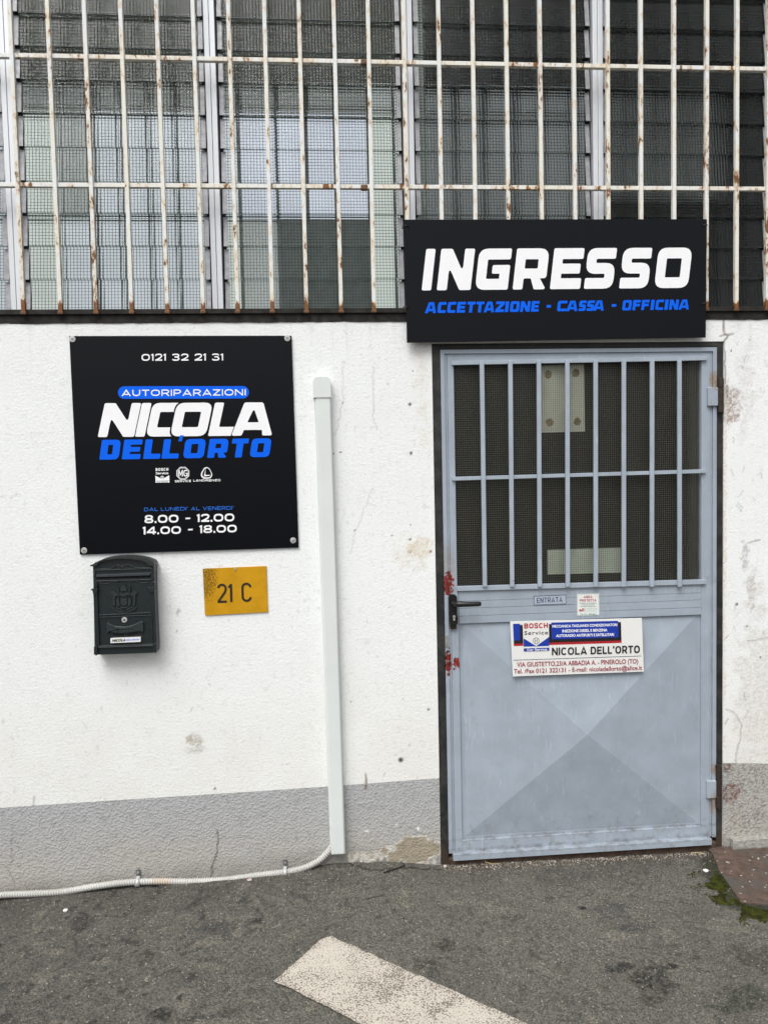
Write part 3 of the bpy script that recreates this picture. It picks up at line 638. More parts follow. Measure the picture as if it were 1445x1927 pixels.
# ---------------------------------------------------------------- louvre windows
rows = [at(420, y, .074)[2] for y in (583.5, 527, 465, 404, 344, 281, 218.5, 156, 95, 33)]
st = rows[-1]-rows[-2]
while rows[-1] < 3.6: rows.append(rows[-1]+st)
mx = [at(33, 583, .06)[0], at(411, 583, .06)[0], at(772, 412, .06)[0], at(1125.5, 412, .06)[0]]
mx = [mx[0]-.79]+mx+[mx[3]+.745, mx[3]+1.49]
where = ['at the left edge of the picture', 'above the square sign', 'left of the entrance sign above the white pipe cover', 'straight above the entrance sign', 'at the right edge above the door hinges', 'beyond the right edge']
for i in range(5):
    a0, a1 = mx[i], mx[i+1]
    w = bpy.data.objects.new('louvre_window', None); COL.objects.link(w); w.parent = bld; w.location = Vector(((a0+a1)/2, .08, 2.226))-Vector(bld.location)
    w['label'] = 'glass louvre window '+where[i]
    w.empty_display_size = .05
    for s, e in ((a0, 1), (a1, -1)):
        x0, x1 = sorted((s+e*.0008, s+e*.0205)); mb = MB(); mb.box(x0, x1, .056, .12, 2.2262, 3.62); mb.build('jamb', M['alu'], w, bevel=.0015)
        x0, x1 = sorted((s+e*.0207, s+e*.034)); mb = MB(); mb.box(x0, x1, .088, .12, 2.2262, 3.62); mb.build('channel', M['gap'], w)
    mb = MB(); cls = [MB(), MB()]
    for z0, z1 in zip(rows[:-1], rows[1:]):
        mb.quadbox((a0+.029, .074, z0), (a1-.029, .074, z0), (a1-.029, .090, z1+.009), (a0+.029, .090, z1+.009), .005)
        for cl, x0, x1 in ((cls[0], a0+.0275, a0+.045), (cls[1], a1-.045, a1-.0275)):
            cl.quadbox((x0, .070, z0+.002), (x1, .070, z0+.002), (x1, .0845, z1-.006), (x0, .0845, z1-.006), .003)
    mb.build('louvre_glass', M['wglass'], w); [cl.build('clip', M['clip'], w) for cl in cls]

# ---------------------------------------------------------------- security grille
gr = empty('window_grille', 'rust spotted white steel grille of square bars across the long window', 'window grille', (at(703, 592)[0], -.012, 2.215))
bx = [45.8, 115.3, 182, 249, 316, 383, 448, 513, 577, 642, 703.6]
bxs = [(x, 583) for x in bx]+[(765.4, 412), (830.5, 412), (894, 412), (956, 412), (1018.7, 412), (1081.5, 412), (1143.3, 412), (1205, 412), (1266.8, 412), (1327.4, 412), (1383.6, 580), (1441, 582)]
BX = [at(px, py, -.012)[0] for px, py in bxs]; BX = [BX[0]-.145]+BX+[BX[-1]+.128]
for x in BX:
    mb = MB(); lean = random.uniform(-.002, .002); hw = .0073
    for z0, z1 in ((2.208, 3.62),):
        v = [(x-hw, -.021, z0), (x+hw, -.021, z0), (x+hw+lean, -.021, z1), (x-hw+lean, -.021, z1)]
        mb.quadbox(*v, .017)
    bo = mb.build('bar', M['bars'], gr, bevel=.0012)
    mb = MB(); mb.box(x-.0105, x+.0105, -.0225, -.0125, 2.2065, 2.2175); mb.build('weld', M['primer'], bo, bevel=.002)
for (py0, py1) in ((101, 345),):
    pass
for pa, pb_ in (((0, 106), (1443, 131)), ((0, 349), (1443, 356))):
    z0, z1 = at(*pa, -.004)[2], at(*pb_, -.004)[2]
    mb = MB(); mb.quadbox((-1.6, -.0125, z0-.0078), (2.1, -.0125, z1-.0078), (2.1, -.0125, z1+.0078), (-1.6, -.0125, z0+.0078), .018); mb.build('rail', M['bars'], gr, bevel=.0012)
for py in (116, 352):
    c = at(684, py, -.014); mb = MB(); mb.box(c[0]-.010, c[0]+.016, -.0165, .003, c[2]-.010, c[2]+.010); mb.build('weld_joint', M['primer'], gr, bevel=.004)

# ---------------------------------------------------------------- entrance door
FY = .004     # face of the door leaf
def AX(px, py, Y=0.): return at(px, py, Y)[0]
def AZ(px, py, Y=0.): return at(px, py, Y)[2]
L0, L1 = .4745, 1.5955; Lb, Lt = AZ(1000, 1597, 0), AZ(1000, 656.5, 0)
mb = MB(); mb.box(DX0+.001, L0-.0015, .003, .09, -.03, DZ1-.001).box(L1+.0015, DX1-.001, .003, .09, -.03, DZ1-.001).box(L0-.0015, L1+.0015, .003, .09, Lt+.002, DZ1-.001)
mb.build('door_frame', M['black'], bld, bevel=.0015)
mb = MB(); mb.box(L0-.0015, L1+.0015, -.004, .2, -.06, .030); mb.build('threshold', M['threshold'], bld, bevel=.004)
door = empty('entrance_door', 'blue grey steel entrance door with barred wired glass and cross folded lower panel', 'door', ((L0+L1)/2, 0, .03))
gx0, gx1 = AX(857, 900), AX(1320, 900); gz1, gz0 = AZ(1000, 681), AZ(1000, 1104)
pz1, pz0 = AZ(1090, 1165.5), AZ(1090, 1569); px0, px1 = AX(867, 1400), AX(1319, 1400)
mb = MB()
# stiles and rails: outer flange, shallow groove, inner flange
def frame_ring(x0, x1, z0, z1, w, y0, y1):
    mb.box(x0, x0+w, y0, y1, z0, z1); mb.box(x1-w, x1, y0, y1, z0, z1)
    mb.box(x0+w, x1-w, y0, y1, z1-w, z1)
frame_ring(L0, L1, Lb, Lt, .016, FY-.004, FY+.035)
frame_ring(L0+.0165, L1-.0165, Lb, Lt-.0165, .010, FY+.003, FY+.035)
mb.box(L0+.027, gx0, FY-.001, FY+.035, gz0, Lt-.027); mb.box(gx1, L1-.027, FY-.001, FY+.035, gz0, Lt-.027)
mb.box(gx0, gx1, FY-.001, FY+.035, gz1, Lt-.027)
mb.box(L0+.027, px0, FY-.001, FY+.035, Lb, gz0); mb.box(px1, L1-.027, FY-.001, FY+.035, Lb, gz0)
mb.box(px0, px1, FY-.0011, FY+.035, Lb, pz0)
mb.build('door_stile', M['door'], door, bevel=.0012)
# middle plate of narrow boards with the lock box
mb = MB(); zz_ = [pz1, pz1+.030, pz1+.061, pz1+.090, gz0]
for a0, a1 in zip(zz_[:-1], zz_[1:]): mb.box(px0+.001, px1-.001, FY-.003, FY+.03, a0+.0006, a1-.0006)
mb.build('lock_rail', M['door'], door, bevel=.0007)
# lower panel: four folded facets meeting at a raised centre
mb = MB(); ins = .016; c = at(1098, 1376, -.0); yb = FY+.008
ring = [(px0, pz0), (px1, pz0), (px1, pz1), (px0, pz1)]
mb.quadbox((px0, yb, pz0), (px1, yb, pz0), (px1, yb, pz1), (px0, yb, pz1), .01)
cor = [(px0+ins, yb-.0008, pz0+ins), (px1-ins, yb-.0008, pz0+ins), (px1-ins, yb-.0008, pz1-.004), (px0+ins, yb-.0008, pz1-.004)]
mb.add(cor+[(c[0], yb-.055, c[2])], [(0, 1, 4), (1, 2, 4), (2, 3, 4), (3, 0, 4)])
mb.build('lower_panel', M['doorpanel'], door)
# bottom drip strip
mb = MB(); dz1, dz0 = AZ(1090, 1594, -.02), AZ(1090, 1606, -.02)
dx0, dx1 = AX(853, 1612, -.02), AX(1339, 1583, -.02); mb.box(dx0, dx1, -.020, FY+.02, dz0, dz1); mb.build('drip_strip', M['door'], door, bevel=.0015)
# glass and grille
mb = MB(); mb.box(gx0-.004, gx1+.004, FY+.018, FY+.023, gz0-.004, gz1+.004); mb.build('wired_glass', M['dglass'], door)
mb = MB()
for (pa, pb2, hh) in (((850, 683), (1330, 674), .008), ((851, 901), (1328, 886.5), .0075), ((860, 1108), (1328, 1095), .0095)):
    a0, b0 = at(*pa, -.008), at(*pb2, -.008)
    mb.quadbox((a0[0], FY-.012, a0[2]-hh), (b0[0], FY-.012, b0[2]-hh), (b0[0], FY-.012, b0[2]+hh), (a0[0], FY-.012, a0[2]+hh), .013)
mb.build('grille_rail', M['doorbar'], door, bevel=.001)
for (xt, xb) in ((238, 251), (358, 366), (478, 482), (598, 600), (717, 718), (836, 836), (955, 954), (1070, 1071)):
    t_, b_ = at(800+xt/2.2403, 678, -.014), at(800+xb/2.2403, 1104, -.014); hw = .0085
    mb = MB(); mb.quadbox((b_[0]-hw, FY-.022, b_[2]), (b_[0]+hw, FY-.022, b_[2]), (t_[0]+hw, FY-.022, t_[2]), (t_[0]-hw, FY-.022, t_[2]), .0098)
    mb.build('grille_bar', M['doorbar'], door, bevel=.0012)
# hinges
for (y0, y1, p0, p1, bx0) in ((712, 776, 729, 764, 1356), (1441, 1521, 1469, 1502, 1352.5)):
    x = AX(bx0, (y0+y1)/2, -.012); mb = MB(); za, zb_ = AZ(bx0, y1, -.012), AZ(bx0, y0, -.012); zm0, zm1 = za+(zb_-za)*.30, za+(zb_-za)*.72
    for a0, a1, rr in ((za, zm0-.001, .0125), (zm0, zm1, .0115), (zm1+.001, zb_, .0125)): mb.tube([(x, -.008, a0), (x, -.008, a1)], rr, 16)
    mb.tube([(x, -.008, zb_), (x, -.008, zb_+.004)], .009, 12)
    mb.build('hinge', M['rusthinge'], door, bevel=.0015, smooth=False)
    xa = AX(1331 if y0 < 1000 else 1329.5, p0, -.006); mb = MB(); mb.box(xa, x-.010, -.010, .004, AZ(1340, p1, -.006), AZ(1340, p0, -.006)); mb.build('hinge_plate', M['door'], door, bevel=.003)
# handle set
hx = AX(852.5, 1146, -.012)
def rrect(x0, x1, z0, z1, r, n=6):
    out = []
    for cx_, cz_, a0 in ((x1-r, z1-r, 0), (x0+r, z1-r, 90), (x0+r, z0+r, 180), (x1-r, z0+r, 270)):
        for i in range(n+1): a_ = math.radians(a0+90*i/n); out.append((cx_+r*math.cos(a_), cz_+r*math.sin(a_)))
    return out
fl = lambda Yc: (lambda u, v: np.array((u, Yc, v)))
hz1, hz0 = AZ(852, 1119, -.012), AZ(853, 1175, -.012)
mb = MB(); mb.prism([rrect(hx-.0175, hx+.0155, hz0, hz1, .013)], fl(-.013), .016)
mb.prism([rrect(hx-.0165, hx+.0165, hz0-.004, AZ(852, 1153, -.012), .014)], fl(-.020), .010); mb.build('handle_plate', M['handle'], door, bevel=.002)
mb = MB(); lz = AZ(870, 1137, -.05); lx1 = AX(905, 1137, -.055)
mb.tube([(hx, -.012, lz), (hx, -.046, lz+.001)], .0095, 14)
mb.tube([(hx-.004, -.048, lz+.001), (hx+.02, -.055, lz+.001), (hx+.06, -.056, lz), (lx1-.012, -.056, lz), (lx1-.003, -.056, lz), (lx1, -.056, lz)], [.0105, .0112, .0102, .0100, .0090, .005], 16)
mb.build('lever', M['handle'], door, smooth=True)
mb = MB(); cz_ = AZ(855, 1162, -.02); mb.disc((hx+.0015, 0, cz_+.004), .0052, -.0235, -.018); mb.box(hx-.0015, hx+.0045, -.0230, -.018, cz_-.012, cz_+.002); mb.build('lock_cylinder', M['steel'], door, bevel=.0006)
mb = MB(); mb.box(hx-.012, hx+.012, -.012, .002, hz0-.020, hz0-.004); mb.build('lock_cover', M['rusthinge'], door, bevel=.003)
mb = MB(); sxx = AX(839, 1205, 0); mb.box(sxx-.004, sxx+.006, -.006, .006, AZ(839, 1217), AZ(839, 1194)); mb.build('latch', M['dsteel'], door, bevel=.002)

# ---------------------------------------------------------------- lettering
def fillet(pts, n=5):
    out = []; m = len(pts)
    for i in range(m):
        p = np.array(pts[i][:2], float); r = pts[i][2] if len(pts[i]) > 2 else 0
        a = np.array(pts[i-1][:2], float); b = np.array(pts[(i+1) % m][:2], float)
        da, db = a-p, b-p; la, lb = np.linalg.norm(da), np.linalg.norm(db); da /= la; db /= lb
        ang = math.acos(max(-1, min(1, float(da@db)))); 
        if r <= 0 or abs(ang-math.pi) < .02: out.append(tuple(p)); continue
        t = min(r/math.tan(ang/2), .49*la, .49*lb)
        A, B = p+da*t, p+db*t
        for j in range(n+1):
            s_ = j/n; out.append(tuple((1-s_)**2*A+2*s_*(1-s_)*p+s_*s_*B))
    return out
def glyph(ch, w, s, b, R=.24, r=.045):
    h1, h2 = .5+b/2, .5-b/2
    if ch == 'I': return [[(0,0,r),(0,1,r),(w,1,r),(w,0,r)]]
    if ch == 'N': return [[(0,0,r),(0,1,r),(s*1.15,1,r*1.5),(w-s,.44,r),(w-s,1,r),(w,1,r),(w,0,r),(w-s*1.15,0,r*1.5),(s,.56,r),(s,0,r)]]
    if ch == 'G': return [[(w,1,r),(0,1,R),(0,0,R),(w,0,r),(w,.60,r),(w*.46,.60,r),(w*.46,.39,r),(w-s,.39,r*.5),(w-s,b,r*.5),(s,b,r*.8),(s,1-b,r*.8),(w,1-b,r)]]
    if ch == 'C': return [[(w,1,r),(0,1,R),(0,0,R),(w,0,r),(w,b,r),(s,b,r*.8),(s,1-b,r*.8),(w,1-b,r)]]
    if ch == 'R': return [[(0,0,r),(0,1,r),(w,1,R),(w,.27,R*.75),(w*.80,.27,r*.3),(w*1.02,0,r),(w*1.0-s*1.18,0,r),(w*.52,.27,r),(s,.27,r),(s,0,r)], [(s,1-b,r*.6),(w-s,1-b,r*.6),(w-s,.27+b*.9,r*.6),(s,.27+b*.9,r*.6)]]
    if ch == 'E': return [[(0,0,r),(0,1,r),(w,1,r),(w,1-b,r),(s,1-b,r*.6),(s,h1-.01,r*.6),(w*.93,h1-.01,r),(w*.93,h2+.01,r),(s,h2+.01,r*.6),(s,b,r*.6),(w,b,r),(w,0,r)]]
    if ch == 'F': return [[(0,0,r),(0,1,r),(w,1,r),(w,1-b,r),(s,1-b,r*.6),(s,h1,r*.6),(w*.93,h1,r),(w*.93,h2,r),(s,h2,r*.6),(s,0,r)]]
    if ch == 'S': return [[(w,1,r),(0,1,R),(0,h2,R),(w-s,h2,r*.8),(w-s,b,r*.8),(0,b,r),(0,0,r),(w,0,R),(w,h1,R),(s,h1,r*.8),(s,1-b,r*.8),(w,1-b,r)]]
    if ch == 'O': return [[(0,0,R),(0,1,R),(w,1,R),(w,0,R)], [(s,b,r*.6),(s,1-b,r*.6),(w-s,1-b,r*.6),(w-s,b,r*.6)]]
    if ch == 'D': return [[(0,0,r),(0,1,r),(w,1,R),(w,0,R)], [(s,b,r*.6),(s,1-b,r*.6),(w-s,1-b,r*.6),(w-s,b,r*.6)]]
    if ch == 'L': return [[(0,0,r),(0,1,r),(s,1,r),(s,b,r*.6),(w,b,r),(w,0,r)]]
    if ch == 'T': return [[(0,1,r),(w,1,r),(w,1-b,r),((w+s)/2,1-b,r*.6),((w+s)/2,0,r),((w-s)/2,0,r),((w-s)/2,1-b,r*.6),(0,1-b,r)]]
    if ch == 'Z': return [[(0,1,r),(w,1,r),(w,1-b,r),(s*1.35,b,r*.5),(w,b,r),(w,0,r),(0,0,r),(0,b,r),(w-s*1.35,1-b,r*.5),(0,1-b,r)]]
    if ch == 'A': return [[(0,0,r),(w*.27,1,R*.5),(w*.73,1,R*.5),(w,0,r),(w-s*1.05,0,r),(w*.74,.17,r*.6),(w*.30,.17,r*.6),(s*1.05,0,r)], [(w*.37,.40,r*.5),(w*.49,.76,r*.5),(w*.53,.76,r*.5),(w*.65,.40,r*.5)]]
    if ch == '-': return [[(0,.36,r),(0,.62,r),(w,.62,r),(w,.36,r)]]
    if ch == "'": return [[(0,.62,r),(w*.15,1,r),(w,1,r),(w*.75,.62,r)]]
def letters(mb, spec, base, cap, Y, stem, bar, R=.24, r=.045, grow=0.0):
    # spec: (char, left px, right px) along the base line; base/cap: functions px -> py ; cap shift gives the slant
    for ch, xl, xr, sh in spec:
        P0 = at(xl, base(xl), Y); P1 = at(xr, base(xr), Y); V = at(xl+sh, cap(xl+sh), Y)-P0
        w = np.linalg.norm(P1-P0)/V[2]; dirx = (P1-P0)/np.linalg.norm(P1-P0)*V[2]
        if grow:
            mb.prism([[(q[0]*(1+2*grow/w)-grow, q[1]*(1+2*grow)-grow) for q in fillet(glyph(ch, w, stem, bar, R, r)[0])]], lambda u, v: P0+u*dirx+v*V)
        else: mb.prism([fillet(L) for L in glyph(ch, w, stem, bar, R, r)], lambda u, v: P0+u*dirx+v*V)
def text(s, quad, Y, m, parent, bold=0.0, name='lettering', space=1.0, caps=None):
    # quad: base left, base right, top right, top left (photo pixels) that the letters' own bounds fill
    cu = bpy.data.curves.new('t', 'FONT'); cu.body = s; cu.offset = bold; cu.space_character = space; cu.resolution_u = 4
    ob = bpy.data.objects.new('t', cu); COL.objects.link(ob); dg = bpy.context.evaluated_depsgraph_get()
    me = bpy.data.meshes.new_from_object(ob.evaluated_get(dg)); bpy.data.objects.remove(ob)
    v = np.array([p.co[:] for p in me.vertices]); x0, x1 = v[:, 0].min(), v[:, 0].max()
    y0, y1 = v[:, 1].min(), v[:, 1].max()
    if caps: y0, y1 = caps
    bl, br, tr, tl = [at(*q, Y) for q in quad]
    fs = [tuple(p.vertices) for p in me.polygons]; bpy.data.meshes.remove(me)
    u = ((v[:, 0]-x0)/(x1-x0))[:, None]; w = ((v[:, 1]-y0)/(y1-y0))[:, None]
    P = (1-u)*(1-w)*bl+u*(1-w)*br+u*w*tr+(1-u)*w*tl
    mb = MB(); mb.add(P, fs); return mb.build(name, M[m], parent)
def pix(mb, pts, Y, d=None): return mb.prism([pts], lambda u, v: at(u, v, Y), d)
def lineq(X0, X1, yb0, yb1, yt0, yt1): return [(X0, yb0), (X1, yb1), (X1, yt1), (X0, yt0)]

def catmull(pts, n=7):
    P = [np.array(p, float) for p in pts]; out = []
    for i in range(len(P)-1):
        p0, p1, p2, p3 = P[max(i-1, 0)], P[i], P[i+1], P[min(i+2, len(P)-1)]
        for j in range(n):
            u = j/n; out.append(tuple(.5*((2*p1)+(-p0+p2)*u+(2*p0-5*p1+4*p2-p3)*u*u+(-p0+3*p1-3*p2+p3)*u**3)))
    return out+[tuple(P[-1])]
def oval(x0, x1, y0, y1, a0=0, a1=360, n=28, pw=.80):
    f = lambda t: math.copysign(abs(t)**pw, t)
    return [((x0+x1)/2+(x1-x0)/2*f(math.cos(math.radians(a))), (y0+y1)/2+(y1-y0)/2*f(math.sin(math.radians(a)))) for a in np.linspace(a0, a1, n)]
NW = dict(zip("ABCDEFGHILMNOPRSTUVZ0123456789.-' ", [1.25,1.1,1.15,1.15,1.0,.95,1.2,1.1,0,.9,1.3,1.15,1.25,1.05,1.1,1.05,1.05,1.1,1.2,1.05,1.2,.32,1.05,1.05,1.15,1,1,1,1.1,1,0,.55,0,.62]))
def wglyph(ch, W, t):
    a = t/2; h = .5
    if ch == 'A': return [[(a*.7,0),(W/2,1-a*.6),(W-a*.7,0)], [(W*.26,.27),(W*.74,.27)]]
    if ch == 'B': return [[(a,0),(a,1)], catmull([(a,1-a),(W*.65,1-a),(W-a*1.3,.76),(W*.65,.52),(a,.52)], 5), catmull([(a,.52),(W*.65,.52),(W-a,.27),(W*.65,a),(a,a)], 5)]
    if ch == 'C': return [oval(a, W-a, a, 1-a, 42, 318)]
    if ch == 'D': return [[(a,0),(a,1)], [(a,1-a),(W*.5,1-a)]+oval(a, W-a, a, 1-a, 80, -80, 18)[1:-1]+[(W*.5,a),(a,a)]]
    if ch == 'E': return [[(a,0),(a,1)], [(a,1-a),(W,1-a)], [(a,h),(W*.92,h)], [(a,a),(W,a)]]
    if ch == 'F': return [[(a,0),(a,1)], [(a,1-a),(W,1-a)], [(a,h),(W*.92,h)]]
    if ch == 'G': return [oval(a, W-a, a, 1-a, 42, 335), [(W*.55,.46),(W,.46)], [(W-a,.46),(W-a,.1)]]
    if ch == 'H': return [[(a,0),(a,1)], [(W-a,0),(W-a,1)], [(a,h),(W-a,h)]]
    if ch in 'I': return [[(W/2,0),(W/2,1)]]
    if ch == 'L': return [[(a,0),(a,1)], [(a,a),(W,a)]]
    if ch == 'M': return [[(a,0),(a,1)], [(a,1-a*.5),(W/2,.25),(W-a,1-a*.5)], [(W-a,0),(W-a,1)]]
    if ch == 'N': return [[(a,0),(a,1)], [(a,1-a*.5),(W-a,a*.5)], [(W-a,0),(W-a,1)]]
    if ch in 'O0': return ['ring', oval(0, W, 0, 1)[:-1], oval(t, W-t, t, 1-t)[:-1]]
    if ch == 'P': return [[(a,0),(a,1)], catmull([(a,1-a),(W*.65,1-a),(W-a,.70),(W*.65,.42),(a,.42)], 6)]
    if ch == 'R': return [[(a,0),(a,1)], catmull([(a,1-a),(W*.65,1-a),(W-a,.70),(W*.65,.42),(a,.42)], 6), [(W*.55,.42),(W-a*.7,0)]]
    if ch == 'S': return [catmull([(W-a*1.1,.74),(W*.76,1-a),(W*.26,1-a),(a,.74),(W*.28,.53),(W*.72,.47),(W-a,.26),(W*.74,a),(W*.24,a),(a*1.1,.26)])]
    if ch == 'T': return [[(0,1-a),(W,1-a)], [(W/2,0),(W/2,1)]]
    if ch == 'U': return [[(a,1),(a,.5)]+oval(a, W-a, a, .95, 190, 350, 18)+[(W-a,.5),(W-a,1)]]
    if ch == 'V': return [[(a*.7,1),(W/2,a*.6),(W-a*.7,1)]]
    if ch == 'Z': return [[(0,1-a),(W,1-a)], [(W-a*1.1,1-a),(a*1.1,a)], [(0,a),(W,a)]]
    if ch == '1': return [[(W-a,0),(W-a,1)], [(0,.80),(W-a,1-a*.8)]]
    if ch == '2': return [catmull([(a,.70),(W*.25,1-a),(W*.75,1-a),(W-a,.70),(W*.70,.42),(a*1.6,a)]), [(a*.5,a),(W,a)]]
    if ch == '3': return [catmull([(a,.80),(W*.25,1-a),(W*.72,1-a),(W-a*1.2,.74),(W*.7,.53),(W*.36,.53)]), catmull([(W*.36,.53),(W*.72,.53),(W-a,.27),(W*.74,a),(W*.24,a),(a,.22)])]
    if ch == '4': return [[(W*.74,0),(W*.74,1)], [(W*.66,1-a),(a*1.1,.29)], [(0,.27),(W,.27)]]
    if ch == '8': return ['ring', oval(W*.05, W*.95, .45, 1)[:-1], oval(W*.05+t, W*.95-t, .45+t*.82, 1-t*.82)[:-1], 'ring', oval(0, W, 0, .55)[:-1], oval(t, W-t, t*.82, .55-t*.82)[:-1]]
    if ch == '.': return [[(W/2,0),(W/2,t*1.1)]]
    if ch == '-': return [[(0,.47),(W,.47)]]
    if ch == "'": return [[(W/2,.70),(W/2,1.02)]]
    return []
def outline(pts, w):
    P = [np.array(p, float) for p in pts]; n = len(P); A, Bq = [], []
    for i in range(n):
        d0 = P[i]-P[i-1] if i else P[1]-P[0]; d1 = P[i+1]-P[i] if i < n-1 else d0
        d0 = d0/(np.linalg.norm(d0)+1e-9); d1 = d1/(np.linalg.norm(d1)+1e-9)
        n0, n1 = np.array((-d0[1], d0[0])), np.array((-d1[1], d1[0])); m_ = n0+n1; m_ /= np.linalg.norm(m_)+1e-9
        k_ = min(1/max(.35, float(m_@n1)), 1.9); A.append(tuple(P[i]+m_*w/2*k_)); Bq.append(tuple(P[i]-m_*w/2*k_))
    return A+Bq[::-1]
def wide(s, quad, Y, m, parent, t=.18, gap=.2, name='lettering'):
    bl, br, tr, tl = [at(*p, Y) for p in quad]
    ratio = np.linalg.norm(br-bl)/np.linalg.norm(tl-bl)
    fixed = sum(gap for c_ in s[1:])+sum(t for c_ in s if NW[c_] == 0); var = sum(NW[c_] for c_ in s)
    kx = (ratio-fixed)/var; x = 0; mb = MB()
    fn = lambda x0, lay: (lambda u, v: bl+(u+x0)/ratio*(br-bl)+v*(tl-bl)+(u+x0)/ratio*v*((tr-tl)-(br-bl))+np.array((0, -lay, 0)))
    for c_ in s:
        W_ = NW[c_]*kx if NW[c_] else t
        g_ = wglyph(c_, W_, t); i = 0; lay = 0
        while i < len(g_):
            if isinstance(g_[i], str): mb.prism([g_[i+1], g_[i+2]], fn(x, lay)); i += 3
            else: mb.prism([outline(g_[i], t)], fn(x, lay)); i += 1
            lay += .00012
        x += W_+gap
    return mb.build(name, M[m], parent)

# ---- big entrance sign hung on the grille
YS = -.034
sg = empty('entrance_sign', 'wide black sign reading INGRESSO in white over blue lettering, tied to the grille', 'sign', at(1046, 640, YS))
q = lambda X_, Y_: (750+X_/2.4286, 400+Y_/2.4286)
cr = [q(38, 595), q(1402, 571), q(1407, 30), q(26, 32)]
mb = MB(); mb.quadbox(*[at(*c_, YS) for c_ in cr], .004); mb.build('panel', M['signblack'], sg, bevel=.0006)
bs = lambda px: np.interp(px, [q(105, 0)[0], q(1325, 0)[0]], [q(0, 356)[1], q(0, 344)[1]]); cp = lambda px: np.interp(px, [q(105, 0)[0], q(1325, 0)[0]], [q(0, 166)[1], q(0, 160)[1]])
def zs_(items, f, sh): return [(ch, f(a_, 0)[0], f(b_, 0)[0], sh/ (f(1, 0)[0]-f(0, 0)[0])**-1) for ch, a_, b_ in items]
mb = MB(); letters(mb, zs_([('I',105,148),('N',174,328),('G',348,497),('R',520,668),('E',690,828),('S',845,976),('S',1006,1137),('O',1166,1320)], q, 21), bs, cp, YS-.0012, .245, .265); mb.build('lettering', M['vwhite'], sg)
items = [('A',119,170),('C',176,213),('C',220,257),('E',264,302),('T',309,346),('T',350,386),('A',387,435),('Z',440,480),('I',484,499),('O',506,548),('N',553,597),('E',603,638),('-',672,692),('C',722,765),('A',764,815),('S',820,852),('S',857,890),('A',886,936),('-',969,990),('O',1019,1060),('F',1066,1100),('F',1106,1140),('I',1148,1163),('C',1170,1206),('I',1212,1227),('N',1233,1274),('A',1276,1324)]
bs2 = lambda px: np.interp(px, [q(119, 0)[0], q(1325, 0)[0]], [q(0, 460)[1], q(0, 443)[1]]); cp2 = lambda px: np.interp(px, [q(119, 0)[0], q(1325, 0)[0]], [q(0, 410)[1], q(0, 397)[1]])
for i0, i1 in ((0, 12), (12, 13), (13, 18), (18, 19), (19, 27)):
    mb = MB(); letters(mb, zs_(items[i0:i1], q, 6), bs2, cp2, YS-.0012, .29, .25, .22, .05); mb.build('lettering' if i1-i0 > 1 else 'dash', M['vblue'], sg)
for (tx, ty, e) in ((28, 62, -1), (30, 433, -1), (1404, 57, 1), (1400, 415, 1)):
    c_ = at(*q(tx, ty), YS); mb = MB(); mb.tube([(c_[0]-e*.016, YS-.002, c_[2]-.003), (c_[0], YS-.004, c_[2]+.001), (c_[0]+e*.006, YS+.004, c_[2]+.002), (c_[0]+e*.008, -.008, c_[2]+.001), (c_[0]-e*.004, -.001, c_[2]), (c_[0]-e*.02, -.001, c_[2])], .0022, 8)
    mb.build('cable_tie', M['tie'], sg, smooth=True)

# ---- square workshop sign
YA = -.008
s1 = empty('workshop_sign', 'square black sign with phone number, workshop name and opening hours, screwed to the wall', 'sign', at(357, 1036, YA))
f1 = lambda X_, Y_: (120+X_/3.0104, 600+Y_/3.0104)
mb = MB(); mb.quadbox(*[at(*f1(*c_), YA) for c_ in ((93, 1336), (1331, 1296), (1291, 95), (33, 97))], .004); mb.build('panel', M['signblack'], s1, bevel=.0006)
YL = YA-.001
def T1(s, X0, X1, yb0, yb1, yt0, yt1, m, bold=0.0, **kw): return text(s, [f1(X0, yb0), f1(X1, yb1), f1(X1-0, yt1), f1(X0, yt0)], YL, m, s1, bold, **kw)
def W1(s, X0, X1, yb0, yb1, yt0, yt1, m, t=.18, gap=.2): return wide(s, [f1(X0, yb0), f1(X1, yb1), f1(X1, yt1), f1(X0, yt0)], YL, m, s1, t, gap)
W1('0121', 442, 580, 238, 237, 199, 198, 'vwhite', .19); W1('32', 614, 708, 237, 237, 198, 198, 'vwhite', .19); W1('21', 741, 806, 237, 236, 198, 197, 'vwhite', .19); W1('31', 839, 904, 236, 236, 197, 197, 'vwhite', .19)
mb = MB(); lp = [f1(X_, Y_) for X_, Y_ in [(345, 382), (1015, 381)]+[(1015+35*math.sin(t), 416-35*math.cos(t)) for t in np.linspace(.15, math.pi, 14)]+[(1015, 451), (345, 453)]+[(345-36*math.sin(t), 417.5+35.5*math.cos(t)) for t in np.linspace(.15, math.pi-.15, 14)]]
pix(mb, lp, YL); mb.build('pill_badge', M['vblue'], s1)
wide('AUTORIPARAZIONI', [f1(330, 438), f1(1032, 434), f1(1032, 398), f1(330, 402)], YL-.0008, 'vwhite', s1, .18, .24)
b1 = lambda px: np.interp(px, [f1(195, 0)[0], f1(1180, 0)[0]], [f1(0, 670)[1], f1(0, 660)[1]]); c1 = lambda px: np.interp(px, [f1(195, 0)[0], f1(1180, 0)[0]], [f1(0, 478)[1], f1(0, 473)[1]])
mb = MB(); letters(mb, zs_([('N',194,400),('I',405,459),('C',466,640)], f1, 40), b1, c1, YL, .275, .27, .22, .05); mb.build('lettering', M['vwhite'], s1)
mb = MB(); letters(mb, zs_([('L',818,973)], f1, 40), b1, c1, YL, .275, .27, .22, .05); mb.build('lettering', M['vwhite'], s1)
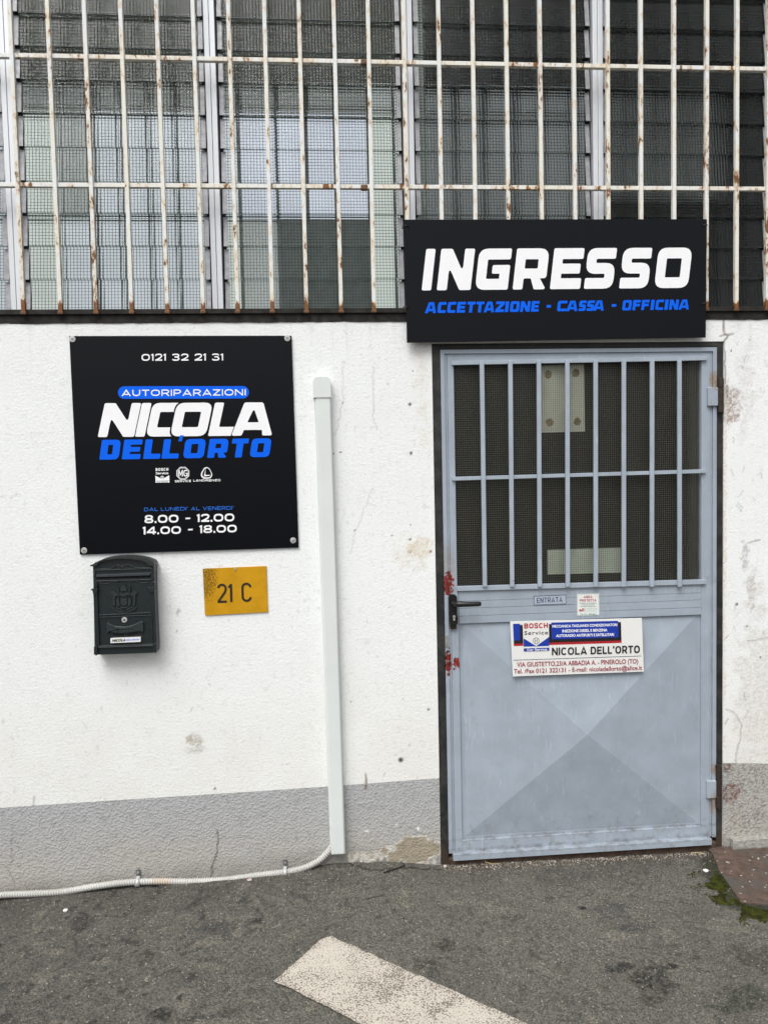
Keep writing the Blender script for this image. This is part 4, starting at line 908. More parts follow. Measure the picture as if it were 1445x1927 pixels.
mb = MB(); letters(mb, zs_([('O',603,806)], f1, 40), b1, c1, YL-.0006, .30, .26, .24, .05, grow=.045); letters(mb, zs_([('A',950,1181)], f1, 12), b1, c1, YL-.0006, .30, .26, .24, .05, grow=.035); mb.build('letter_outline', M['signblack'], s1)
mb = MB(); letters(mb, zs_([('O',603,806)], f1, 40), b1, c1, YL-.0012, .29, .27, .24, .05); mb.build('lettering', M['vwhite'], s1)
mb = MB(); letters(mb, zs_([('A',950,1181)], f1, 12), b1, c1, YL-.0012, .285, .27, .16, .05); mb.build('lettering', M['vwhite'], s1)
b2 = lambda px: np.interp(px, [f1(203, 0)[0], f1(1170, 0)[0]], [f1(0, 798)[1], f1(0, 782)[1]]); c2 = lambda px: np.interp(px, [f1(203, 0)[0], f1(1170, 0)[0]], [f1(0, 686)[1], f1(0, 677)[1]])
mb = MB(); letters(mb, zs_([('D',203,312),('E',330,434),('L',451,546),('L',555,650),('O',676,793),('R',813,922),('T',942,1036),('O',1053,1164)], f1, 15), b2, c2, YL, .36, .26, .26, .06)
pix(mb, [f1(650, 694), f1(660, 660), f1(681, 659), f1(669, 694)], YL-.0016); mb.build('lettering', M['vblue'], s1)
# three small white emblems
mb = MB(); pix(mb, [f1(520, 888), f1(559, 908), f1(599, 886), f1(600, 916), f1(521, 918)], YL); pix(mb, [f1(521, 920), f1(600, 918), f1(600, 927), f1(521, 928)], YL)
ring = [(559+9*math.cos(t), 898+9*math.sin(t)) for t in np.linspace(0, 2*math.pi, 20, endpoint=False)]; rin = [(559+6*math.cos(t), 898+6*math.sin(t)) for t in np.linspace(0, 2*math.pi, 20, endpoint=False)]
mb.prism([ring, rin], lambda u, v: at(*f1(u, v), YL-.0008)); mb.prism([[(556, 893), (558, 893), (558, 903), (556, 903)]], lambda u, v: at(*f1(u, v), YL-.0008)); mb.prism([[(560, 893), (562, 893), (562, 903), (560, 903)]], lambda u, v: at(*f1(u, v), YL-.0008))
mb.build('emblem', M['vwhite'], s1)
W1('BOSCH', 522, 594, 862, 860, 846, 844, 'vwhite', .24, .18); T1('Service', 523, 594, 882, 880, 868, 866, 'vwhite', .03)
text('Car Service', [f1(530, 926), f1(592, 925), f1(592, 920), f1(530, 921)], YL-.0006, 'vblack', s1, .01)
octo = lambda R_: [(676+R_*math.cos(math.radians(22.5+45*i)), 875+R_*math.sin(math.radians(22.5+45*i))) for i in range(8)]
mb = MB(); mb.prism([octo(39), octo(35)], lambda u, v: at(*f1(u, v), YL)); mb.prism([octo(32.5), octo(30.5)], lambda u, v: at(*f1(u, v), YL)); mb.build('emblem', M['vwhite'], s1)
W1('MG', 651, 703, 894, 893, 856, 855, 'vwhite', .15, .08)
W1('SERVICE', 631, 722, 926, 924, 914, 912, 'vwhite', .22, .2); W1('LANDIRENZO', 735, 889, 922, 920, 910, 908, 'vwhite', .22, .2)
tri = lambda k_: [(810+31*k_*rr*math.sin(t), 876-33*k_*rr*math.cos(t)) for t in np.linspace(0, 2*math.pi, 36, endpoint=False) for rr in [1+.10*math.cos(3*t)]]
mb = MB(); mb.prism([tri(1.0), [(x_+1.5, y_-1) for x_, y_ in tri(.80)]], lambda u, v: at(*f1(u, v), YL))
mb.prism([[(806, 846), (797, 880), (796, 893), (826, 889), (834, 884), (806, 884), (803, 880)]], lambda u, v: at(*f1(u, v), YL-.0008)); mb.build('emblem', M['vwhite'], s1)
W1('DAL', 457, 535, 1090, 1088, 1070, 1068, 'vblue2', .15, .24); W1("LUNEDI'", 552, 703, 1088, 1085, 1068, 1065, 'vblue2', .15, .24); W1('AL', 722, 771, 1085, 1084, 1065, 1064, 'vblue2', .15, .24); W1("VENERDI'", 789, 963, 1084, 1081, 1064, 1060, 'vblue2', .15, .24)
W1('8.00', 459, 651, 1158, 1154, 1112, 1109, 'vwhite', .22, .16); W1('-', 691, 718, 1150, 1149, 1109, 1108, 'vwhite', .2); W1('12.00', 756, 967, 1151, 1147, 1107, 1102, 'vwhite', .22, .16)
W1('14.00', 450, 665, 1222, 1218, 1178, 1174, 'vwhite', .22, .16); W1('-', 705, 732, 1214, 1213, 1172, 1171, 'vwhite', .2); W1('18.00', 771, 981, 1214, 1209, 1170, 1166, 'vwhite', .22, .16)
for X_, Y_ in ((52, 115), (1267, 110), (118, 1312), (1300, 1255)):
    c_ = at(*f1(X_, Y_), YL); mb = MB(); mb.disc(c_, .0115, YL, YL-.003, 24, .0115); mb.disc(c_, .0062, YL-.003, YL-.0048, 16); sc = mb.build('screw', M['steel'], s1, bevel=.0008)
    mb = MB(); mb.disc(c_, .0026, YL-.0048, YL-.0051, 6); mb.build('socket', M['hole'], sc)

# ---- yellow house number plate
pw = empty('house_number_plate', 'weathered yellow plate with black house number 21 C beside the mailbox', 'house number', at(443, 1158, -.004))
pq = lambda X_, Y_: (150+X_/3.6125, 1030+Y_/3.6125)
mb = MB(); mb.quadbox(*[at(*pq(*c_), -.005) for c_ in ((853, 464), (1281, 441), (1270, 127), (838, 145))], .003); mb.build('plate', M['yellow'], pw, bevel=.0008)
def stroke(mb, pts, w_, Yc):
    P = [np.array(p, float) for p in pts]; Lf, Rt = [], []
    for i, p in enumerate(P):
        t = P[min(i+1, len(P)-1)]-P[max(i-1, 0)]; t /= np.linalg.norm(t); nn = np.array((-t[1], t[0]))
        Lf.append(tuple(p+nn*w_/2)); Rt.append(tuple(p-nn*w_/2))
    mb.prism([Lf+Rt[::-1]], lambda u, v: at(*pq(u, v), Yc))
arc = lambda cx_, cy_, rx, ry, a0, a1, n=14: [(cx_+rx*math.cos(math.radians(a)), cy_+ry*math.sin(math.radians(a))) for a in np.linspace(a0, a1, n)]
mb = MB(); stroke(mb, arc(968, 281, 26, 27, 190, 372)+[(988, 305), (950, 360), (944, 370)], 15, -.0062); stroke(mb, [(938, 370), (1001, 369)], 15, -.0060)
stroke(mb, [(1029, 249), (1032, 371)], 16, -.0062); stroke(mb, [(1012, 274), (1028, 256)], 15, -.0060)
stroke(mb, [(1161, 271)]+arc(1134, 273, 27, 26, -10, -180)+arc(1136, 337, 27, 26, 180, 10)+[(1163, 338)], 15, -.0062); mb.build('numeral', M['numeral'], pw)
c_ = at(*pq(1058, 149), -.005); mb = MB(); mb.disc(c_, .0045, -.0052, -.0072, 14, .0035); mb.build('screw', M['dsteel'], pw)

# ---------------------------------------------------------------- stickers on the door
YD = FY-.0042
sb = lambda X_, Y_: (940+X_/4.8167, 1090+Y_/4.8167)
YB = FY-.034
st = empty('business_sign', 'white rectangular workshop sign with blue banner and red address lines, fixed across the door panel', 'sign', at(1088, 1272, YB))
mb = MB(); mb.quadbox(*[at(*sb(*c_), YB) for c_ in ((118, 882), (1305, 838), (1287, 352), (95, 383))], .003); mb.build('panel', M['sticker'], st, bevel=.0006)
def shape(lst, Y, m, parent, name, conv=sb):
    mb = MB()
    for pts in lst: pix(mb, [conv(*p) for p in pts], Y)
    return mb.build(name, M[m], parent)
def TB(s, X0, X1, yb0, yb1, yt0, yt1, m, bold=0.0, lay=.0016, **kw): return text(s, [sb(X0, yb0), sb(X1, yb1), sb(X1, yt1), sb(X0, yt0)], YB-lay, m, st, bold, **kw)
shape([[(126, 584), (1102, 553), (1103, 577), (127, 606)]], YB-.0004, 'sred', st, 'red_stripe')
shape([[(125, 416), (1097, 388), (1102, 555), (127, 585)]], YB-.0007, 'vblack', st, 'black_band')
shape([[(120, 405), (182, 403), (185, 553), (126, 556)]], YB-.0010, 'sblue', st, 'blue_block'); shape([[(466, 393), (1070, 377), (1076, 526), (470, 546)]], YB-.0010, 'sblue', st, 'blue_banner')
shape([[(207, 400), (444, 393), (449, 650), (216, 656)]], YB-.0010, 'sticker', st, 'white_field')
shape([[(215, 535), (330, 606), (447, 523), (448, 605), (216, 612)]], YB-.0013, 'sblue', st, 'emblem'); shape([[(217, 627), (448, 620), (449, 647), (218, 655)]], YB-.0013, 'sblue', st, 'blue_strip')
ring = lambda r_: [(330+r_*math.cos(t), 558+r_*1.05*math.sin(t)) for t in np.linspace(0, 2*math.pi, 28, endpoint=False)]
mb = MB(); mb.prism([ring(28), ring(24)], lambda u, v: at(*sb(u, v), YB-.0016))
for a0, a1 in ((-12, -9), (9, 12)): mb.prism([[(330+a0, 540), (330+a1, 540), (330+a1, 577), (330+a0, 577)]], lambda u, v: at(*sb(u, v), YB-.0016))
mb.prism([[(321, 556), (339, 556), (339, 560), (321, 560)]], lambda u, v: at(*sb(u, v), YB-.0016)); mb.build('emblem_ring', M['vblack'], st)
wide('BOSCH', [sb(221, 447), sb(435, 441), sb(435, 396), sb(221, 401)], YB-.0016, 'sred', st, .22, .14); TB('Service', 222, 437, 506, 500, 470, 464, 'vblack', .012, space=1.15)
TB('Car Service', 247, 428, 650, 645, 630, 624, 'vwhite', .02, lay=.0019)
TB('MECCANICA TAGLIANDI CONDIZIONATORI', 476, 1064, 440, 425, 415, 400, 'vwhite', .03); TB('INIEZIONE DIESEL E BENZINA', 566, 973, 483, 473, 457, 447, 'vwhite', .03); TB('AUTORADIO ANTIFURTI E SATELLITARI', 510, 1034, 526, 514, 500, 488, 'vwhite', .03)
WB = lambda s, X0, X1, yb0, yb1, yt0, yt1, m, t, gap, lay=.0016: wide(s, [sb(X0, yb0), sb(X1, yb1), sb(X1, yt1), sb(X0, yt0)], YB-lay, m, st, t, gap)
WB('NICOLA', 472, 788, 690, 681, 621, 613, 'vblack', .19, .13); WB("DELL'ORTO", 823, 1268, 680, 668, 612, 600, 'vblack', .19, .13)
shape([[(122, 732), (1283, 693), (1283, 697), (122, 736)]], YB-.0010, 'snavy', st, 'rule')
TB('VIA GIUSTETTO,23/A ABBADIA A. - PINEROLO (TO)', 156, 1253, 800, 768, 752, 720, 'sdred', .012, caps=(-.10, .73)); TB('Tel. /Fax 0121 322131 - E-mail: nicoladellorto@alice.it', 128, 1288, 860, 826, 813, 780, 'sdred', .012, caps=(-.10, .73))

en = empty('entrata_sticker', 'transparent sticker with ENTRATA in a thin navy frame on the lock rail', 'sticker', at(1034, 1138, FY-.0045))
YE = FY-.0045
shape([[(303, 152), (604, 138), (606, 228), (306, 240)]], YE, 'sticker_g', en, 'film')
mb = MB(); mb.prism([[(306, 152), (600, 140), (602, 225), (309, 236)], [(311, 156), (596, 145), (598, 221), (313, 231)]], lambda u, v: at(*sb(u, v), YE-.0005)); mb.build('border', M['snavy'], en)
wide('ENTRATA', [sb(336, 216), sb(568, 206), sb(567, 160), sb(335, 170)], YE-.0005, 'snavy', en, .13, .16)
al = empty('alarm_sticker', 'small white security notice sticker with red heading and green small print', 'sticker', at(1106, 1158, YE))
shape([[(698, 133), (900, 128), (902, 327), (700, 332)]], YE, 'sticker', al, 'sheet')
mb = MB(); mb.prism([[(701, 136), (897, 131), (899, 324), (703, 329)], [(704, 139), (894, 134), (896, 321), (706, 326)]], lambda u, v: at(*sb(u, v), YE-.0004)); mb.build('border', M['slgreen'], al)
TA = lambda s, X0, X1, yb, yt, m, bold=.02: text(s, [sb(X0, yb+1), sb(X1, yb-1), sb(X1, yt-1), sb(X0, yt+1)], YE-.0006, m, al, bold)
WA = lambda s, X0, X1, yb, yt: wide(s, [sb(X0, yb+1), sb(X1, yb-1), sb(X1, yt-1), sb(X0, yt+1)], YE-.0006, 'sred', al, .2, .18)
WA('AREA', 759, 838, 170, 150); WA('PROTETTA', 724, 873, 202, 181)
TA('SISTEMA DI SICUREZZA', 724, 876, 222, 213, 'sgreen'); TA('COLLEGATO CON', 740, 856, 236, 228, 'sgreen'); TA('CENTRALE OPERATIVA', 725, 874, 251, 242, 'sgreen')
TA('all', 718, 764, 290, 264, 'sred', .03); TA('SYSTEM', 769, 880, 286, 260, 'slgreen', .0); TA('Tel. 011 3814811', 726, 874, 323, 310, 'sgreen')
shape([[(718, 294), (880, 291), (880, 293), (718, 296)]], YE-.0005, 'slgreen', al, 'rule')
# sheets behind the door glass
d8 = lambda X_, Y_: (800+X_/2.2403, 620+Y_/2.2403); YP = FY+.0255
pa_ = empty('paper_sheet', 'white paper with brown tape spots stuck behind the upper door glass', 'paper', at(*d8(578, 435), YP))
shape([[(482, 152), (668, 146), (672, 430), (484, 436)]], YP, 'paper', pa_, 'sheet', d8)
for (X_, Y_) in ((518, 190), (633, 183), (523, 392), (640, 388)):
    mb = MB(); rg = [(X_+(13+5*random.random())*math.cos(t), Y_+(15+6*random.random())*math.sin(t)) for t in np.linspace(0, 2*math.pi, 18, endpoint=False)]
    mb.prism([rg], lambda u, v: at(*d8(u, v), YP-.0006)); mb.build('tape_spot', M['tape'], pa_)
pb3 = empty('paper_strip', 'pale green strip of paper lying across the foot of the door glass', 'paper', at(*d8(668, 1030), YP))
shape([[(514, 929), (823, 919), (824, 1026), (515, 1032)]], YP, 'paper_g', pb3, 'sheet', d8)

# ---------------------------------------------------------------- mailbox
bq = lambda X_, Y_: (160+X_/9.6333, 1040+Y_/9.6333)
YF = -.060
mbx = empty('mailbox', 'dark green cast mailbox with arched lid, relief crest and name label', 'mailbox', at(236, 1231, YF))
def B(X_, Y_, Y=YF): return at(*bq(X_, Y_), Y)
def relief(polys, Y, name, m='mail', d=.004, bevel=.0009, parent=None):
    mb = MB()
    for p in polys: mb.prism([[(B(*q_, Y)[0], B(*q_, Y)[2]) for q_ in p]], lambda u, v: np.array((u, Y, v)), d)
    return mb.build(name, M[m], parent or mbx, bevel=bevel)
def bar(X0, Y0, X1, Y1, w): 
    d = math.hypot(X1-X0, Y1-Y0); nx, ny = -(Y1-Y0)/d*w/2, (X1-X0)/d*w/2
    return [(X0+nx, Y0+ny), (X1+nx, Y1+ny), (X1-nx, Y1-ny), (X0-nx, Y0-ny)]
def ribbon(pts, w):
    P = [np.array(p, float) for p in pts]; A, Bq = [], []
    for i, p in enumerate(P):
        t = P[min(i+1, len(P)-1)]-P[max(i-1, 0)]; t /= np.linalg.norm(t); n_ = np.array((-t[1], t[0])); A.append(tuple(p+n_*w/2)); Bq.append(tuple(p-n_*w/2))
    return A+Bq[::-1]
arch = lambda x0, x1, yb, yt, n=20: [(x0+(x1-x0)*(1-math.cos(math.pi*i/n))/2, yb-(yb-yt)*math.sin(math.pi*i/n)**.9) for i in range(n+1)]
# body: front plate outline swept back to the wall
body = [(178, 1690), (180, 1850), (300, 1850), (1240, 1815), (1300, 1805), (1300, 1640), (1262, 700), (1248, 215)]+[(1248-(1248-150)*(1-math.cos(math.pi*i/20))/2, 225-(225-105)*math.sin(math.pi*i/20)) for i in range(1, 20)]+[(150, 240), (160, 700)]
mb = MB(); mb.prism([[(B(*p)[0], B(*p)[2]) for p in body]], lambda u, v: np.array((u, YF, v)), .058); mb.build('body', M['mail'], mbx, bevel=.002)
# arched lid with overhanging front lip
lid_o = [(92, 245), (110, 222)]+arch(195, 1255, 212, 68)[0:]+[(1262, 215), (1262, 235), (1160, 222)]
lip = [(90, 246), (108, 222), (190, 218)]+[(200+1055*(1-math.cos(math.pi*i/20))/2, 214-(214-72)*math.sin(math.pi*i/20)**.95) for i in range(21)]+[(1262, 222), (1262, 240), (1155, 228)]+[(1150-930*(1-math.cos(math.pi*i/20))/2, 232-(232-112)*math.sin(math.pi*i/20)**.95) for i in range(21)]+[(160, 250)]
mb = MB(); mb.prism([[(B(*p, YF-.012)[0], B(*p, YF-.012)[2]) for p in lip]], lambda u, v: np.array((u, YF-.012, v)), .068); mb.build('lid', M['mail_worn'], mbx, bevel=.002)
mb = MB()
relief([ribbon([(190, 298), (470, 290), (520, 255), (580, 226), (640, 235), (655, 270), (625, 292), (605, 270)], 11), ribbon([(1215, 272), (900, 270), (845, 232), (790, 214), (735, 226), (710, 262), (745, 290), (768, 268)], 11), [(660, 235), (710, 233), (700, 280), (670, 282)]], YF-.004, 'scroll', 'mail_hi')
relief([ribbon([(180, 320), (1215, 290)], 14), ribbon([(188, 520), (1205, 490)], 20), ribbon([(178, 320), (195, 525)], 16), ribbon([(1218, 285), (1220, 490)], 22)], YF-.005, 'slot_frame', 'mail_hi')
relief([[(205, 402), (1200, 362), (1180, 412), (212, 446)]], YF-.007, 'slot_flap', 'flap', .006)
relief([[(205, 447), (1185, 415), (1190, 450), (215, 474)]], YF-.0012, 'slot', 'hole', .0015, 0)
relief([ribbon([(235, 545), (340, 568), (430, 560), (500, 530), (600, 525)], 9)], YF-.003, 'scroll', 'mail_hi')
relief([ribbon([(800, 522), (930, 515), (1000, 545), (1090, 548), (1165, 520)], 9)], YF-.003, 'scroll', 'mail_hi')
# side columns with capitals and feet
for xs_ in ((130, 240, 160, 235), (1160, 1280, 1215, 1270)):
    a0, a1, c0, c1 = xs_; o_ = 0 if a0 < 500 else -25
    lo_ = 30 if a0 < 500 else 35
    relief([[(c0-5, 740+o_), (c1-5, 740+o_), (c1+lo_, 1680+o_*1.5), (c0+lo_, 1685+o_*1.5)]], YF-.008, 'column', d=.009)
    relief([[(a0-20, 672+o_), (a0-15, 662+o_), (a1, 655+o_), (a1+5, 668+o_), (a1-18, 690+o_), (a1-15, 745+o_), (a0+20, 750+o_), (a0+12, 698+o_)], [(a0+20, 655+o_), (a0+45, 560+o_), (a0+75, 540+o_), (a1-10, 575+o_), (a1-20, 652+o_)]], YF-.014, 'capital', d=.015, bevel=.002)
    f0 = 165 if a0 < 500 else 1240; oy = 0 if a0 < 500 else -45
    relief([[(f0, 1700+oy), (f0+60, 1685+oy), (f0+65, 1845+oy), (f0, 1850+oy)], [(f0+25, 1850+oy), (f0+52, 1850+oy), (f0+45, 1872+oy), (f0+30, 1872+oy)]], YF-.012, 'column_foot', d=.014, bevel=.002)
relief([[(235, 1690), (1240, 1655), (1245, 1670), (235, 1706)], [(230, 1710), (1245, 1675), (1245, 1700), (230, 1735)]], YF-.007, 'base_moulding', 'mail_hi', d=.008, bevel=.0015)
# crest: mantle, crown, shield, supporters, wreath
crest = mbx
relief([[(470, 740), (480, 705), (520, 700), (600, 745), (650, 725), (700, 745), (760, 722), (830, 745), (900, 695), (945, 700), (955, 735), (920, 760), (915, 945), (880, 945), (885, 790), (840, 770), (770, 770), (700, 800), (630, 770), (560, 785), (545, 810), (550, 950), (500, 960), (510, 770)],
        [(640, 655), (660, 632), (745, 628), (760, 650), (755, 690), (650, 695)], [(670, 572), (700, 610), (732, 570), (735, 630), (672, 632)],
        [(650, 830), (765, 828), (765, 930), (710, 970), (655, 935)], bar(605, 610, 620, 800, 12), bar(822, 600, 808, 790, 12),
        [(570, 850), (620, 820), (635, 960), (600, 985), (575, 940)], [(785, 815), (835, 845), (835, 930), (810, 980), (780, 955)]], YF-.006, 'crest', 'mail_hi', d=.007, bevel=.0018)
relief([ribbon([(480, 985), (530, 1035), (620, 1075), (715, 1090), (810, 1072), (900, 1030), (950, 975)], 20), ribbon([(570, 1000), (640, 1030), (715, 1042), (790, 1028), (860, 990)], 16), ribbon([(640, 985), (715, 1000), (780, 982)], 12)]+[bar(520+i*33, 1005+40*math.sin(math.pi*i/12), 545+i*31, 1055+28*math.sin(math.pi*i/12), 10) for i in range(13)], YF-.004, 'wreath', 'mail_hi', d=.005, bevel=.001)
# lower service door
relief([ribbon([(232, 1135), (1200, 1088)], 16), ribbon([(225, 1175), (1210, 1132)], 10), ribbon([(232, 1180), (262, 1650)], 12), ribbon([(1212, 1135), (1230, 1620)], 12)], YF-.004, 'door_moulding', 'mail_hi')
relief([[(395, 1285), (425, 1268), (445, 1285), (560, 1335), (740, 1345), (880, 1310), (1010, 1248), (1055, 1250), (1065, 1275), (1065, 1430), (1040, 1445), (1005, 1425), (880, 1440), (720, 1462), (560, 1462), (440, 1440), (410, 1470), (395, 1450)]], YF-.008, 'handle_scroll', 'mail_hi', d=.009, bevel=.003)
relief([ribbon([(580, 1450), (590, 1378), (865, 1365)], 12)], YF-.011, 'handle_scroll', d=.004)
relief([[(500, 1472), (705, 1478), (705, 1508), (600, 1512), (520, 1500)], [(765, 1478), (960, 1440), (955, 1475), (880, 1500), (775, 1508)]], YF-.0012, 'finger_slot', 'hole', .0015, 0)
c_ = B(722, 1217); mb = MB(); mb.disc(c_, .0105, YF, YF-.004, 22, .0105); lk_ = mb.build('lock', M['steel'], mbx, bevel=.001)
mb = MB(); mb.disc(c_, .0035, YF-.004, YF-.0043, 12); mb.build('keyhole', M['hole'], lk_)
lb = relief([[(465, 1556), (1010, 1533), (1012, 1617), (467, 1640)]], YF-.0105, 'name_label', 'sticker', .010, 0)
TM = lambda s, X0, X1, yb0, yb1, yt0, yt1, m, sh, bold: text(s, [bq(X0, yb0), bq(X1, yb1), bq(X1+sh, yt1), bq(X0+sh, yt0)], YF-.0112, m, mbx, bold)
TM('NICOLA', 492, 735, 1618, 1606, 1572, 1562, 'vblack', 16, .04); TM("DELL'ORTO", 745, 980, 1598, 1588, 1570, 1560, 'vblue', 6, .02)

# ---------------------------------------------------------------- white cable cover and corrugated pipe
ct = empty('cable_cover', 'tall white plastic cable cover with rounded cap, running down the wall to the ground', 'cable cover', at(635, 1609, -.03))
YC = -.040
def cover(pts, d, name, bev):
    mb = MB(); mb.quadbox(*[at(*p, YC if d < .043 else YC-.003) for p in pts], d); return mb.build(name, M['pvc'], ct, bevel=bev, seg=4, smooth=False)
mb = MB(); mb.quadbox(*[at(*p, -.017) for p in ((621.8, 1609), (650.6, 1607.5), (623.2, 742), (591.2, 743))], .017); mb.build('trunking_base', M['pvc'], ct, bevel=.002)
cover(((623.5, 1610), (649.5, 1608.5), (622, 740), (592.5, 741)), .040, 'trunking', .007)
mb = MB(); a0, a1, a2, a3 = [at(*p, YC-.0035) for p in ((589.5, 748), (623, 748), (620.5, 708), (589.5, 709))]
prof = rrect(a0[0], a1[0], a0[2]-.02, a2[2], .020); prof = [(u, max(v, a0[2])) for u, v in prof]
seen = []; [seen.append(p) for p in prof if p not in seen]
mb.prism([seen], lambda u, v: np.array((u, YC-.0035, v)), .0435); mb.build('end_cap', M['pvc'], ct, bevel=.006, seg=4)
pts = [(-60, 1692), (0, 1684.5), (60, 1682), (120, 1678), (180, 1668), (240, 1660.5), (300, 1658.5), (360, 1659), (420, 1656), (480, 1648), (537, 1641), (570, 1634), (596, 1622), (614, 1607), (626, 1590), (632, 1570)]
P = [at(*p, -.016) for p in pts]; P = [np.array((-1.75, -.016, P[0][2]-.012))]+P
# smooth the line and ripple its radius
tt = [0]; 
for a_, b_ in zip(P[:-1], P[1:]): tt.append(tt[-1]+np.linalg.norm(b_-a_))
Pn = np.array(P); fine_t = np.arange(0, tt[-1], .0016)
def cr(t):
    i = int(np.clip(np.searchsorted(tt, t)-1, 0, len(tt)-2)); u = (t-tt[i])/(tt[i+1]-tt[i]); p0, p1, p2_, p3_ = Pn[max(i-1, 0)], Pn[i], Pn[i+1], Pn[min(i+2, len(Pn)-1)]
    return .5*((2*p1)+(-p0+p2_)*u+(2*p0-5*p1+4*p2_-p3_)*u*u+(-p0+3*p1-3*p2_+p3_)*u**3)
path = [cr(t) for t in fine_t]; rad = [.0120+.0017*math.copysign(abs(math.cos(2*math.pi*t/.0096))**.6, math.cos(2*math.pi*t/.0096)) for t in fine_t]
mb = MB(); mb.tube(path, rad, 14); cp_ = mb.build('corrugated_pipe', M['pipe'], None, smooth=True)
tag(cp_, 'grey corrugated cable pipe clipped along the foot of the wall', 'pipe')
for px, py, lab in ((260, 1660.5, 'zinc pipe clip beside the orange stained stretch of the corrugated pipe'), (537, 1641.5, 'zinc pipe clip nearest the foot of the white cable cover')):
    c_ = at(px, py, -.016); cl = empty('pipe_clip', lab, 'pipe clip', (c_[0], -.004, c_[2]), 'clips holding the corrugated pipe')
    mb = MB(); hw = .0085; ring = []
    for th in np.linspace(-150, 90, 16):
        ring.append((-.016+.0152*math.cos(math.radians(180-th+0)), c_[2]+.0152*math.sin(math.radians(th))))
    path2 = [(-.016+.0155*math.cos(math.radians(a_)), c_[2]+.0155*math.sin(math.radians(a_))) for a_ in np.linspace(300, 100, 18)]+[(-.006, c_[2]+.018), (-.004, c_[2]+.022)]
    inn = [(y+(.0015 if i < 0 else .0), z) for i, (y, z) in enumerate(path2)]
    vs, fs = [], []
    for i, (y, z) in enumerate(path2):
        vs += [(c_[0]-hw, y, z), (c_[0]+hw, y, z)]
        if i: fs.append((2*i-2, 2*i-1, 2*i+1, 2*i))
    mb.add(vs, fs); sp_ = mb.build('strap', M['steel'], cl, smooth=True); so = sp_.modifiers.new('thick', 'SOLIDIFY'); so.thickness = .0016; so.offset = 0
    mb = MB(); mb.prism([rrect(c_[0]-hw, c_[0]+hw, c_[2]+.019, c_[2]+.046, .006)], lambda u, v: np.array((u, -.0062, v)), .003); mb.build('tab', M['tabsteel'], cl, bevel=.0006)
    mb = MB(); mb.disc((c_[0], 0, c_[2]+.036), .0058, -.0062, -.0098, 16, .0040); mb.build('screw', M['dsteel'], cl)

# ---------------------------------------------------------------- small things on the ground
def pebble(name, lab, px, py, rx, ry, rz, m, rot=0, group=None):
    g_ = gd(px, py); bm = bmesh.new(); bmesh.ops.create_icosphere(bm, subdivisions=3, radius=1)
    for v in bm.verts:
        n_ = 1+.16*math.sin(3*v.co.x+px)+.12*math.sin(4*v.co.y+py)+.1*math.sin(5*v.co.z)
        v.co = Vector((v.co.x*rx*n_, v.co.y*ry*n_, v.co.z*rz*n_))
    me = bpy.data.meshes.new(name); bm.to_mesh(me); bm.free(); me.materials.append(M[m]); me.polygons.foreach_set('use_smooth', [True]*len(me.polygons))
    o = bpy.data.objects.new(name, me); COL.objects.link(o); o.location = (g_[0], g_[1], float(gz(g_[0], g_[1]))+rz*.75); o.rotation_euler.z = rot
    return tag(o, lab, 'pebble', group)
G_ = 'loose pebbles on the asphalt'
pebble('pebble', 'bright white oval pebble beside the moss near the red slab', 1327, 1640, .0115, .007, .006, 'stone', -.5, G_)
pebble('pebble', 'round white pebble on the asphalt left below the corrugated pipe', 124, 1714, .0075, .0075, .006, 'stone', 0, G_)
pebble('pebble', 'pinkish oval pebble just below the middle of the corrugated pipe', 470, 1664, .0085, .0085, .005, 'pink', .4, G_)
pebble('pebble', 'pale pebble at the left foot of the black door frame', 838, 1634, .008, .007, .005, 'pink', .4, G_)
pebble('pebble', 'small white pebble on the asphalt right of the cable cover foot', 680, 1638, .006, .006, .004, 'stone', .4, G_)
def bit(name, lab, cat, path_px, r, m):
    mb = MB(); pp = [gd(*p) for p in path_px]; mb.tube([(p[0], p[1], float(gz(p[0], p[1]))+.006) for p in pp], [r]*(len(pp)-1)+[r*.4], 6)
    o = mb.build(name, M[m]); return tag(o, lab, cat)
bit('straw', 'pale dry straw lying below the left end of the door', 'straw', [(912, 1626), (925, 1630), (940, 1629.5)], .0016, 'straw')
bit('straw', 'short yellow straw on the ground below the lower hinge', 'straw', [(1300, 1606), (1315, 1606), (1326, 1609)], .0020, 'straw')
bit('twig', 'thin dark twig on the asphalt between cable cover and door', 'twig', [(722, 1655), (745, 1648), (762, 1641), (752, 1634), (728, 1632)], .0022, 'hole')
bit('wire_scrap', 'curled black scrap of wire on the red concrete slab', 'wire', [(1376, 1611), (1379, 1617), (1385, 1616), (1388, 1610)], .0022, 'hole')
def leaf(lab, px, py, s_, m, rot):
    g_ = gd(px, py); mb = MB(); c = np.array((g_[0], g_[1], float(gz(g_[0], g_[1]))+.005)); ol = [(0, -1), (.5, -.4), (.42, .3), (0, 1), (-.45, .35), (-.5, -.3)]
    pts = [c+s_*np.array((x*math.cos(rot)-y*math.sin(rot), x*math.sin(rot)+y*math.cos(rot), .25*abs(x)+.2*y*y)) for x, y in ol]
    mb.add(pts+[c], [(i, (i+1) % 6, 6) for i in range(6)]); o = mb.build('dry_leaf', M[m]); return tag(o, lab, 'leaf')
leaf('small reddish brown dry leaf below the right pipe clip', 558, 1651, .014, 'leaf', .5)
leaf('dark curled dry leaf on the ground beside the left pipe clip', 288, 1671, .014, 'hole', 1.3)
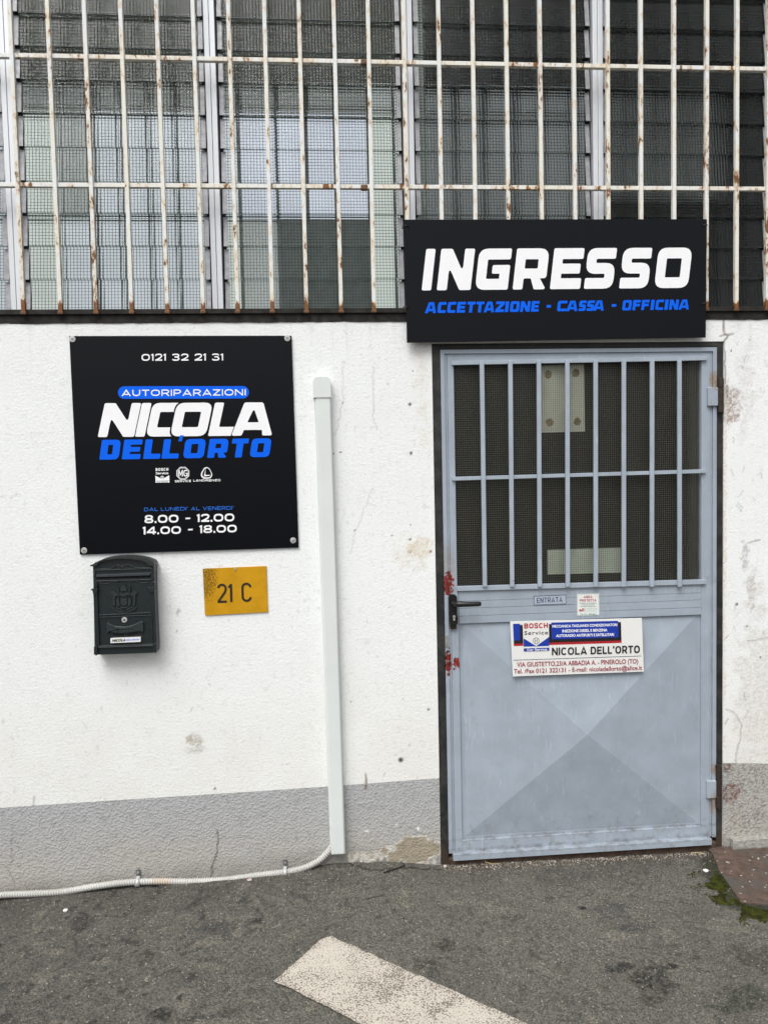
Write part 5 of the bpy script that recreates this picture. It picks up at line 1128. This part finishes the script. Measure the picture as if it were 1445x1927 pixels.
# grit swept against the door and scattered over the asphalt
gv, gf = [], []
def shard(x, y, s_):
    z = float(gz(x, y)); n0 = len(gv); a_ = random.uniform(0, 6.28); h = s_*random.uniform(.35, .7)
    for k in range(4): gv.append((x+s_*random.uniform(.5, 1)*math.cos(a_+k*1.57), y+s_*random.uniform(.5, 1)*math.sin(a_+k*1.57), z-.001))
    gv.append((x+s_*.15*random.uniform(-1, 1), y, z+h+.001)); gf.extend([(n0+k, n0+(k+1) % 4, n0+4) for k in range(4)])
for i in range(900):
    x = random.uniform(.44, 1.62); shard(x, -.012-abs(random.gauss(0, .022)), random.uniform(.0014, .0058))
for i in range(160): shard(random.uniform(-1.3, .46), -.01-abs(random.gauss(0, .09)), random.uniform(.0014, .0044))
for i in range(700): shard(random.uniform(-1.3, 1.6), random.uniform(-.95, 0), random.uniform(.0012, .0032))
for i in range(120): shard(random.uniform(1.5, 1.9), random.uniform(-.4, 0), random.uniform(.0012, .003))
mb = MB(); mb.add(gv, gf); o = mb.build('grit', M['grit']); o['kind'] = 'stuff'; tag(o, 'pale stone grit scattered on the asphalt and swept along the foot of the door', 'grit')
# moss along the slab edge
mv, mf = [], []
ml = [np.array(p) for p in mossline[1:]]; seglen = [np.linalg.norm(b_-a_) for a_, b_ in zip(ml[:-1], ml[1:])]
for i in range(15000):
    j = random.choices(range(len(seglen)), seglen)[0]; p = ml[j]+(ml[j+1]-ml[j])*random.random(); t_ = (ml[j+1]-ml[j])/seglen[j]; nrm = np.array((t_[1], -t_[0])); nrm = nrm if nrm[0] < 0 or nrm[1] < -.5 else -nrm
    dst = abs(random.gauss(0, .048 if j < 2 else .03)); p = p+nrm*dst
    if vnoise(np.array([p[0]]), np.array([p[1]]), 22, 95, 3)[0] < .34+dst*2.2: continue
    z = float(gz(p[0], p[1])); n0 = len(mv); a_ = random.uniform(0, 6.28); s_ = random.uniform(.0014, .0030)
    for k in range(3): mv.append((p[0]+s_*math.cos(a_+k*2.09), p[1]+s_*math.sin(a_+k*2.09), z+.0005))
    mv.append((p[0]+random.uniform(-1, 1)*s_, p[1]+random.uniform(-1, 1)*s_, z+random.uniform(.002, .0055))); mf.extend([(n0, n0+1, n0+3), (n0+1, n0+2, n0+3), (n0+2, n0, n0+3)])
mb = MB(); mb.add(mv, mf); o = mb.build('moss', M['moss']); o['kind'] = 'stuff'; tag(o, 'dark green moss growing along the edge of the red slab', 'moss')
